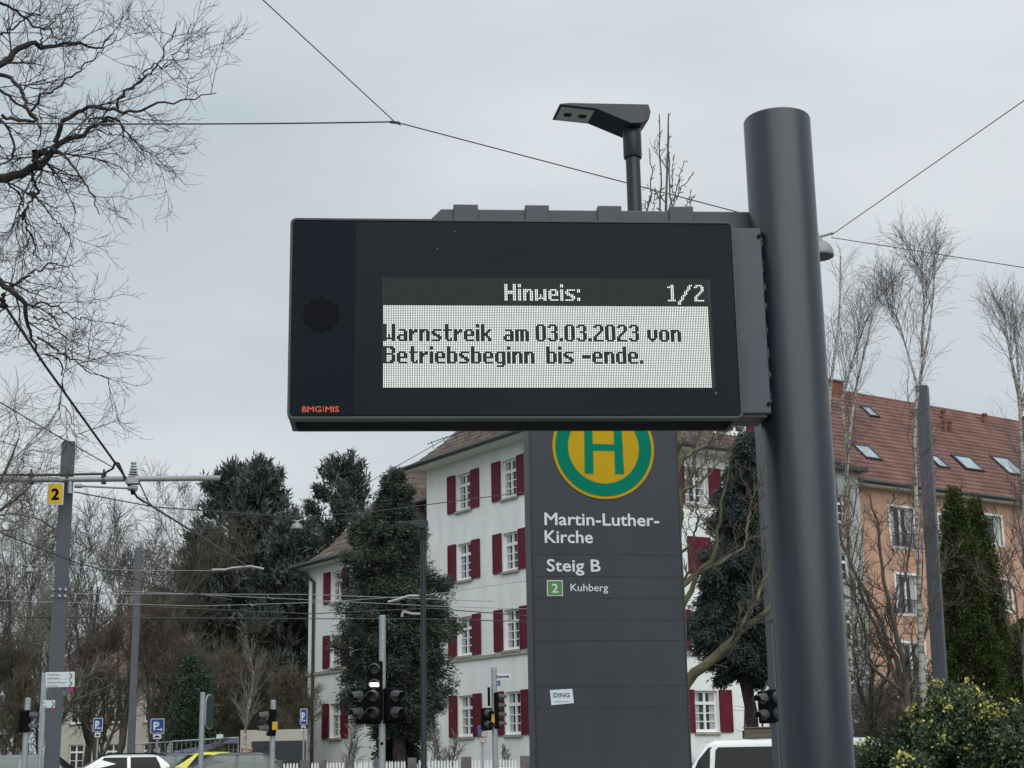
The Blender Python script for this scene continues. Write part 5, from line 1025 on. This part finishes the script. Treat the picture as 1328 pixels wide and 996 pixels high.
for px, ty, Y, sd_, lab in ((452, 935, 43, 131, 'leafless magnolia like shrub in front of the wing, behind the picket fence'), (572, 940, 43, 132, 'fine leafless shrub below the house windows, right of the lamp post'), (588, 950, 43, 133, 'low leafless shrub beside the fine one, behind the fence'), (655, 965, 43, 134, 'small leafless shrub below the right ground floor window')):
    bare_tree(lab, gp(px, Y), hgt(px, ty, Y), sd_, .04, (12, 7, 4, 0), (12, 40), .35, TWIG, TWIGL, 1.0, .15, 'bare_shrub', tw=.008, t0=.0, cat='shrub', group='leafless shrubs behind the picket fence')

# ================================================================== picket fence
fa, fb = gp(326, 42.5), gp(900, 42.5); fz = at(520, 984, 42.5)[2]
pf = thing('picket_fence', 'white picket fence with grey stone posts along the white house garden', 'fence', (fa[0], 42.5, float(gz(fa[0], 42.5))), 0); fw_ = fb[0]-fa[0]; ph = fz-float(gz(fa[0], 42.5))
def fx(px): return at(px, 984, 42.5)[0]-fa[0]
posts = [(329, 335), (359, 366), (390, 402), (414.5, 422.6), (450, 457), (485, 492), (529, 540), (598, 611), (674.5, 689.6), (760, 772), (840, 850)]
zoff = lambda x: float(gz(x+fa[0], 42.5)-gz(fa[0], 42.5))
for a, b_ in posts: x0, x1 = fx(a), fx(b_); z_ = zoff(x0); MB().box(x0, x1, -.1, .15, z_-.1, ph+.02).build('post', POST, pf, bevel=.012)
pm_ = None; x = fx(336); proto = None; cnt_ = 0
while x < fx(880):
    if not any(fx(a)-.05 < x < fx(b_)+.01 for a, b_ in posts):
        zb = zoff(x)
        if proto is None: proto = MB().add([(0, 0, 0), (.05, 0, 0), (.05, .02, 0), (0, .02, 0), (0, 0, ph-.1), (.05, 0, ph-.1), (.05, .02, ph-.1), (0, .02, ph-.1), (.025, 0, ph-.05), (.025, .02, ph-.05)], [(3, 2, 1, 0), (0, 1, 5, 8, 4), (2, 3, 7, 9, 6), (1, 2, 6, 9, 8, 5), (3, 0, 4, 8, 9, 7)]).build('picket', PICK, pf); o = proto
        else: o = bpy.data.objects.new('picket', proto.data); C.objects.link(o); o.parent = pf
        o.location = (x, -.03, 0); o.rotation_euler = (0, random.uniform(-.012, .012), 0); cnt_ += 1
    x += .083+random.uniform(-.003, .003)
for i in range(len(posts)-1): x0, x1 = fx(posts[i][1]), fx(posts[i+1][0]); [MB().box(x0, x1, -.008, .02, z_, z_+.06).build('rail', PICK, pf) for z_ in (.25, ph-.32)]
# ================================================================== stone wall, planter, site fence with banner
wa, wb = gp(1112, 37), gp(1290, 37); wz = at(1150, 944, 37)[2]-wa[2]
sw = thing('stone_wall', 'mossy dry stone garden wall behind the tail of the white van', 'wall', wa); L_ = wb[0]-wa[0]; MB().box(0, L_, .12, .4, 0, wz-.05).build('wall_core', STONEP, sw); row = 0; z_ = 0.; rnd = random.Random(4)
protos = []
while z_ < wz:
    h_ = rnd.uniform(.11, .17); x = -rnd.random()*.3
    while x < L_:
        w_ = rnd.uniform(.22, .48)
        if z_ > .6:
            if len(protos) < 6: protos.append(MB().box(0, 1, 0, .2, 0, 1).build('stone', STONEP, sw, bevel=.03, seg=1)); o = protos[-1]
            else: o = bpy.data.objects.new('stone', rnd.choice(protos).data); C.objects.link(o); o.parent = sw; md = o.modifiers.new('bevel', 'BEVEL'); md.width = .03; md.segments = 1
            o.location = (x, rnd.uniform(0, .05), z_); o.scale = (w_-.015, 1, h_-.015)
        x += w_
    z_ += h_
pl0, pl1 = at(966, 944.5, 40), at(1003, 957, 40); pz = gp(985, 40)
pt = thing('wooden_planter', 'weathered wooden planter box on a masonry pier above the white van', 'planter', (pl0[0], 40, pz[2])); W_ = pl1[0]-pl0[0]; zt_, zb_ = pl0[2]-pz[2], pl1[2]-pz[2]
MB().box(.05, W_+.1, .05, .5, 0, zb_-.004).build('pier', POST, pt); 
for k in range(2): z0 = zb_+(zt_-zb_)*k/2; MB().box(-.02, W_+.12, -.01+.01*k, .03, z0+.004, z0+(zt_-zb_)/2-.004).build('board', WOODW, pt, bevel=.008)
MB().box(0, W_+.1, .03, .5, zb_, zt_-.05).build('soil', BARKD, pt); MB().box(-.05, W_+.15, -.03, .05, zt_-.004, zt_+.03).build('rim', WOODW, pt, bevel=.006)
SF = 56
def site(x0, x1, y0, y1, label):
    a, b_ = at(x0, y0, SF), at(x1, y1, SF); g = float(gz(a[0], SF)); t = thing('site_fence', label, 'fence', (a[0], SF, g), 0, 'galvanised site fence panels'); w_ = b_[0]-a[0]; h0, h1 = a[2]-g, b_[2]-g
    MB().tube([(0, 0, 0), (0, 0, h0), (w_, 0, h1), (w_, 0, 0)], .035, 6).build('frame', GALV, t); mb = MB(); n = int(w_/.16)
    for k in range(1, n): x = w_*k/n; mb.tube([(x, 0, .1), (x, 0, h0+(h1-h0)*k/n)], .007, 3)
    mb.build('mesh_wires', GALV, t)
    for k in range(1, 6): z_ = h0*k/6; MB().tube([(0, 0, z_), (w_, 0, z_)], .007, 3).build('mesh_wire', GALV, t)
    return t
site(175, 221, 965, 962, 'galvanised site fence panel left of the purple banner'); site(223.5, 309, 961.5, 956.5, 'galvanised site fence panel carrying the purple banner')
bp_ = [(224.3, 974.3), (258, 968), (289, 959.3), (308, 956.8), (308, 964), (291, 964), (276, 970.7), (261.5, 979.3), (224.5, 981.5)]; b0 = at(224.3, 981, SF-.1)
bn = thing('banner', 'purple cloth banner with pale lettering, sagging from the site fence', 'banner', b0); MB().prism([tuple(at(x, y, SF-.1)[[0, 2]]) for x, y in bp_], lambda a, d, b_: (a, SF-.1+d+.04*math.sin(a*3), b_), 0, .02).build('cloth', PURP, bn, world=True)
o = fit_text('lettering', 'Die Energie', .1, .95, 0, .12, mat('pale_lilac_print', (.42, .40, .52), .6), bn, -.05); 
for v_ in o.data.vertices: v_.co.z += .05+v_.co.x*.16
c = at(285, 955, SF-.2); wp_ = thing('notice', 'small white notice fixed on top of the site fence beside the banner', 'notice', c); MB().box(-.12, .12, 0, .02, -.07, .07).build('board', WHITES, wp_); MB().tube([(0, .02, -.15), (0, .02, .12)], .02, 6).build('holder', GALV, wp_)
b = gp(284, 52); shrub_t = bare_tree('dense little leafless bush in front of the purple banner', b, hgt(285, 962, 52), 141, .03, (18, 8, 5, 0), (10, 50), .3, TWIG, TWIG, 1.1, .15, 'bare_shrub', tw=.009, t0=0, cat='shrub', group='leafless shrubs in the left background')
gw = thing('garden_wall', 'low pale garden wall with dark panel between the walkers and the white house', 'wall', gp(310, 58)); l0 = FR[gw.name][0]; a, b_ = at(312, 947, 58), at(398, 947, 58); MB().box(a[0]-l0[0], b_[0]-l0[0], 0, .3, 0, a[2]-l0[2]).build('wall', FARW, gw); a2 = at(330, 962, 57.9)
MB().box(at(327, 960, 58)[0]-l0[0], at(397, 960, 58)[0]-l0[0], -.08, -.02, 0, at(350, 961, 58)[2]-l0[2]).build('dark_panel', mat('dark_slate_panel', (.035, .035, .042), .7), gw)

# ================================================================== vehicles
def wheel(t, x, y, r=.32, w_=.21):
    W = MB().lathe([(r*.62, -w_/2), (r*.95, -w_/2), (r, -w_/3), (r, w_/3), (r*.95, w_/2), (r*.62, w_/2)], (x, y, r), 24, 'y').build('wheel', RUBBER, t, smooth=False); s = -1 if y < 0 else 1
    MB().lathe([(r*.62, -.02), (r*.62, .02), (r*.2, .035), (r*.05, .04)], (x, y+s*w_*.42, r), 20, 'y').build('rim', ALLOY, W)
def car(label, base, yaw, paint, glass=CGLASS, roof=None, H=1.46, L=4.2, pillar=None):
    t = thing('parked_car', label, 'car', base, yaw, 'cars parked along the left side'); f = L/2; hw = .88; zb = .93*H/1.46
    side = [(-f, .32), (-f, .62), (-f+.08, .90), (-f+.45, zb+.02), (f-1.15, zb), (f-.35, .80), (f-.05, .62), (f, .45), (f-.02, .28), (-f+.05, .25)]
    mb = MB(); mb.prism(side, lambda a, d, b: (a, d*(1-.06*abs(a/f)**3), b), -hw, hw); mb.build('body', paint, t, bevel=.06, seg=3)
    lo = [(f-1.15, .80), (f-1.4, .80)]; bx = (-f+.38, f-1.05); tx = (-f+.95, f-1.95); tw_ = .56; rings = [(zb-.02, bx[0], bx[1], .82), (zb+.26, bx[0]+.28, bx[1]-.48, .73), (H-.07, tx[0]-.05, tx[1]+.10, .60), (H-.015, tx[0]+.12, tx[1]-.10, .50), (H, tx[0]+.35, tx[1]-.3, .3)]
    V = []; 
    for z, a, b_, w_ in rings: V += [(a, -w_, z), (b_, -w_, z), (b_, w_, z), (a, w_, z)]
    fs = [(4*i+j, 4*i+(j+1) % 4, 4*i+4+(j+1) % 4, 4*i+4+j) for i in range(4) for j in range(4)]+[(16, 17, 18, 19)]
    o = MB().add(V, fs).build('roof', roof or paint, t, bevel=.035, seg=3); autosmooth(o, 50)
    def face(z):  # interpolate ring
        for (z0, a0, b0, w0), (z1, a1, b1, w1) in zip(rings, rings[1:]):
            if z <= z1: q = (z-z0)/(z1-z0); return a0+(a1-a0)*q, b0+(b1-b0)*q, w0+(w1-w0)*q
    def panel(name, pts, off):
        n_ = np.cross(np.array(pts[1])-pts[0], np.array(pts[-1])-pts[0]); n_ = n_/np.linalg.norm(n_); n_ *= np.sign(n_@off); q = [np.array(p)+n_*.012 for p in pts]; q2 = [p-n_*.02 for p in q]
        MB().add([*q, *q2], [tuple(range(len(q)))]+[(i, (i+1) % len(q), len(q)+(i+1) % len(q), len(q)+i) for i in range(len(q))]).build(name, glass if name != 'rear_window' else CGLASS, t)
    z0, zm, z1 = zb+.03, zb+.26, H-.085
    (a0, b0, w0), (am_, bm, wm), (a1, b1, w1) = face(z0), face(zm), face(z1)
    for s in (-1, 1):
        md = (a1+b1)/2+.05
        panel('side_window', [(md+.05, s*w0, z0), (b0-.42, s*w0, z0), (bm-.22, s*wm, zm), (b1-.10, s*w1, z1), (md+.05, s*w1, z1), (md+.05, s*wm, zm)], np.array([0, s, .3])); panel('side_window', [(a0+.40, s*w0, z0), (md-.05, s*w0, z0), (md-.05, s*wm, zm), (md-.05, s*w1, z1), (a1+.12, s*w1, z1), (am_+.25, s*wm, zm)], np.array([0, s, .3]))
    panel('windscreen', [(b0+.0, -w0*.86, z0), (b0+.0, w0*.86, z0), (bm+.0, wm*.88, zm), (b1+.0, w1*.88, z1), (b1+.0, -w1*.88, z1), (bm+.0, -wm*.88, zm)], np.array([1, 0, .5])); panel('rear_window', [(a0, -w0*.8, z0+.05), (am_, -wm*.84, zm), (a1, -w1*.84, z1), (a1, w1*.84, z1), (am_, wm*.84, zm), (a0, w0*.8, z0+.05)], np.array([-1, 0, .5]))
    for s in (-1, 1):
        MB().box(f-.16, f-.02, s*.62-.17, s*.62+.17, .58, .72).build('headlight', SKYG, t, bevel=.03); MB().box(-f-.01, -f+.08, s*.68-.12, s*.68+.12, .68, .86).build('tail_light', REDS, t, bevel=.02); MB().box(bx[1]-.35, bx[1]-.22, s*.93-.1, s*.93+.1, zb+.02, zb+.16).build('mirror', paint, t, bevel=.03)
        for x in (f-.82, -f+.78): wheel(t, x, s*.80)
    MB().box(f-.03, f+.01, -.26, .26, .36, .47).build('number_plate', WHITES, t); MB().tube([(tx[0]+.2, 0, H-.01), (tx[0]-.05, 0, H+.14)], .008, 5).build('aerial', BLACKP, t); return t
def cb(x, Y): p = at(x, 985, Y); return np.array([p[0], Y, float(gz(p[0], Y))])
YAW = math.radians(212)
car('silver grey parked hatchback at the left edge, behind the signal pole', cb(14, 43), math.radians(185), GREYC, CGLASSG, H=1.47)
cw = car('white parked estate car with dark roof rails', cb(146, 46.5), math.radians(198), WHITEV, H=1.45, L=4.4)
for s in (-1, 1): MB().tube([(-1.5, s*.56, 1.40), (-1.2, s*.56, 1.47), (.1, s*.56, 1.47), (.4, s*.56, 1.40)], .02, 6).build('roof_rail', BLACKP, cw)
car('dark grey parked car between the white and the yellow ones', cb(205, 47.5), math.radians(200), DGREYC, CGLASSG, H=1.47)
cy = car('lime yellow parked compact car with dark pillars', cb(253, 45), math.radians(200), YELC, H=1.47, L=3.9)
car('black parked car in front of the lime yellow one', cb(290, 43), math.radians(185), BLKC, CGLASSG, H=1.42)
# white van
vz = at(1000, 958, 33)[2]; vx0, vx1 = at(897, 990, 33)[0], at(1139, 990, 33)[0]; vc = np.array([vx0+1.0, 33, float(gz(vx0+2, 33))]); VH = vz-vc[2]
van = thing('white_van', 'white van with dark side windows, partly hidden by the steel mast', 'van', (vx0+.0, 33, vc[2]), 0); VL = vx1-vx0
MB().prism([(-1.0, .35), (-1.05, .75), (-.95, 1.0), (-.15, 1.18), (VL, 1.18), (VL+.05, .9), (VL+.06, .4), (VL-.05, .3), (-.9, .28)], ID, -.95, .95).build('body', WHITEV, van, bevel=.05, seg=3)
up = [(-.30, VL+.02, .93, 1.14), (.0, VL-.05, .88, 1.55), (.22, VL-.12, .84, VH-.13), (.42, VL-.22, .76, VH-.025), (.9, VL-.6, .45, VH)]; V = []
for a, b_, w_, z in up: V += [(a, -w_, z), (b_, -w_, z), (b_, w_, z), (a, w_, z)]
o = MB().add(V, [(4*i+j, 4*i+(j+1) % 4, 4*i+4+(j+1) % 4, 4*i+4+j) for i in range(4) for j in range(4)]+[(16, 17, 18, 19)]).build('roof', WHITEV, van, bevel=.03, seg=3); autosmooth(o, 45)
def vw(z): return np.interp(z, [u_[3] for u_ in up], [u_[2] for u_ in up])
def vpanel(name, pts, m=CGLASS):
    for s in (-1, 1):
        q = [(x, s*(vw(z)+.010), z) for x, z in pts]+[(x, s*(vw(z)-.02), z) for x, z in pts]; n = len(pts)
        MB().add(q, [tuple(range(n))]+[(i, (i+1) % n, n+(i+1) % n, n+i) for i in range(n)]).build(name, m, van)
def vp(x, y): p = at(x, y, 32.1); return p[0]-vx0, p[2]-vc[2]
zt2 = VH-.16; zb2 = 1.20
def xz(x, zz): return at(x, 966, 32.1)[0]-vx0
vpanel('side_window', [(-.12, zb2), (xz(918, 0), zb2), (xz(918, 0)+.05, zt2-.03), (xz(918, 0)+.02, zt2), (.34, zt2), (.20, zt2-.08), (.04, 1.55)])
vpanel('side_window', [(xz(924, 0), zb2), (xz(1013, 0), zb2), (xz(1013, 0), zt2-.06), (xz(1013, 0)-.06, zt2), (xz(924, 0)+.12, zt2), (xz(924, 0)+.06, zt2-.06)])
vpanel('side_window', [(xz(1021, 0), zb2), (VL-.18, zb2), (VL-.28, zt2-.06), (VL-.34, zt2), (xz(1021, 0)+.06, zt2), (xz(1021, 0), zt2-.06)])
MB().add([(-.29, -.80, 1.2), (-.29, .80, 1.2), (.18, .74, VH-.2), (.18, -.74, VH-.2)], [(0, 1, 2, 3)]).build('windscreen', CGLASS, van)
for s in (-1, 1):
    MB().box(-.02, .14, s*1.06-.12, s*1.06+.12, 1.15, 1.38).build('mirror', BLACKP, van, bevel=.03); MB().box(-1.04, -.9, s*.7-.18, s*.7+.18, .72, .9).build('headlight', SKYG, van, bevel=.03)
    for x in (-.15, VL-.75): wheel(van, x, s*.84, .34, .23)
for x in (xz(923.5, 0), xz(1017, 0)): MB().box(x-.006, x+.006, -.953, -.93, .45, 1.12).build('door_seam', BLACKP, van)

# ================================================================== two walkers
def skin(name, verts, edges, radii, m, parent, sub=1):
    me = bpy.data.meshes.new(name); me.from_pydata([tuple(v) for v in verts], edges, []); o = bpy.data.objects.new(name, me); C.objects.link(o); o.parent = parent; FR[o.name] = FR[parent.name]
    sk = o.modifiers.new('skin', 'SKIN'); sk.use_smooth_shade = True; sv = me.skin_vertices.new(name='s') if False else None
    if not me.skin_vertices: 
        bpy.context.view_layer.objects.active = o; bpy.ops.mesh.customdata_skin_add()
    for i, r in enumerate(radii): me.skin_vertices[0].data[i].radius = (r if hasattr(r, '__len__') else (r, r))
    me.skin_vertices[0].data[0].use_root = True
    md = o.modifiers.new('sub', 'SUBSURF'); md.levels = sub; md.render_levels = sub; me.materials.append(m); return o
def person(label, base, rz, hair, s=1.0, hat=False):
    t = thing('person', label, 'person', base, rz)
    S = lambda *p: tuple(q*s for q in p)
    v = [S(0, 0, .98), S(0, 0, 1.2), S(0, 0, 1.42), S(0, -.01, 1.53), S(0, -.01, 1.62), S(0, -.02, 1.70)]; e = [(0, 1), (1, 2), (2, 3), (3, 4), (4, 5)]; r = [(.16, .12), (.14, .10), (.15, .10), (.055, .055), (.082, .098), (.070, .085)]
    for q in (-1, 1):
        i = len(v); v += [S(q*.17, 0, 1.42), S(q*.22, .04, 1.16), S(q*.22, -.04, .93), S(q*.22, -.06, .84)]; e += [(2, i), (i, i+1), (i+1, i+2), (i+2, i+3)]; r += [.055, .043, .032, .026]
        i = len(v); v += [S(q*.10, 0, .9), S(q*.11, -.05*q, .50), S(q*.11, .05*q, .10), S(q*.11, .05*q-.14, .04)]; e += [(0, i), (i, i+1), (i+1, i+2), (i+2, i+3)]; r += [.095, .062, .042, .04]
    r = [(a*s if not hasattr(a, '__len__') else (a[0]*s, a[1]*s)) for a in r]; skin('body', v, e, r, SKIN, t, 2)
    ct = [0, 1, 2]; cv = [v[0], v[1], v[2], v[6], v[7], v[8], v[14-0], v[15], v[16]]; cv = [S(0, 0, .82), v[0], v[1], v[2], S(0, 0, 1.48)]; ce = [(0, 1), (1, 2), (2, 3), (3, 4)]; crr = [(.19*s, .15*s), (.185*s, .145*s), (.165*s, .125*s), (.175*s, .125*s), (.075*s, .07*s)]
    for q, k in ((-1, 6), (1, 14)): i = len(cv); cv += [v[k], v[k+1], v[k+2]]; ce += [(3, i), (i, i+1), (i+1, i+2)]; crr += [.07*s, .058*s, .048*s]
    skin('coat', cv, ce, crr, COATD, t, 2); cv = [v[0], v[10], v[11], v[12], v[18], v[19], v[20]]; skin('trousers', cv, [(0, 1), (1, 2), (2, 3), (0, 4), (4, 5), (5, 6)], [(.165*s, .13*s), .11*s, .075*s, .06*s, .11*s, .075*s, .06*s], BLACKP, t, 2)
    hv_ = [S(0, .02, 1.70), S(0, .03, 1.62), S(0, .03, 1.55)]; skin('hair', hv_, [(0, 1), (1, 2)], [(.092*s, .095*s), (.092*s, .085*s), (.07*s, .06*s)], hair, t, 2)
    for q in (-1, 1): MB().lathe([(.009*s, -.01), (.009*s, .0)], (q*.03*s, -.098*s, 1.655*s), 8, 'y').build('eye', BLACKP, t); MB().lathe([(.012*s, -.012*s), (.018*s, .012*s)], (q*.086*s, 0, 1.635*s), 8, 'x').build('ear', SKIN, t)
    MB().tube([(0, -.095*s, 1.66*s), (0, -.125*s, 1.615*s), (0, -.10*s, 1.605*s)], .011*s, 6).build('nose', SKIN, t); MB().box(-.025*s, .025*s, -.104*s, -.095*s, 1.572*s, 1.58*s).build('mouth', SHUT, t); return t
person('person in dark coat with grey blond hair, right of the young tree trunk', cb(324, 50), .4, HAIRG, .97); person('person in dark clothes with brown hair, left of the young tree trunk', cb(315.5, 51), -.3, HAIRD, .99)
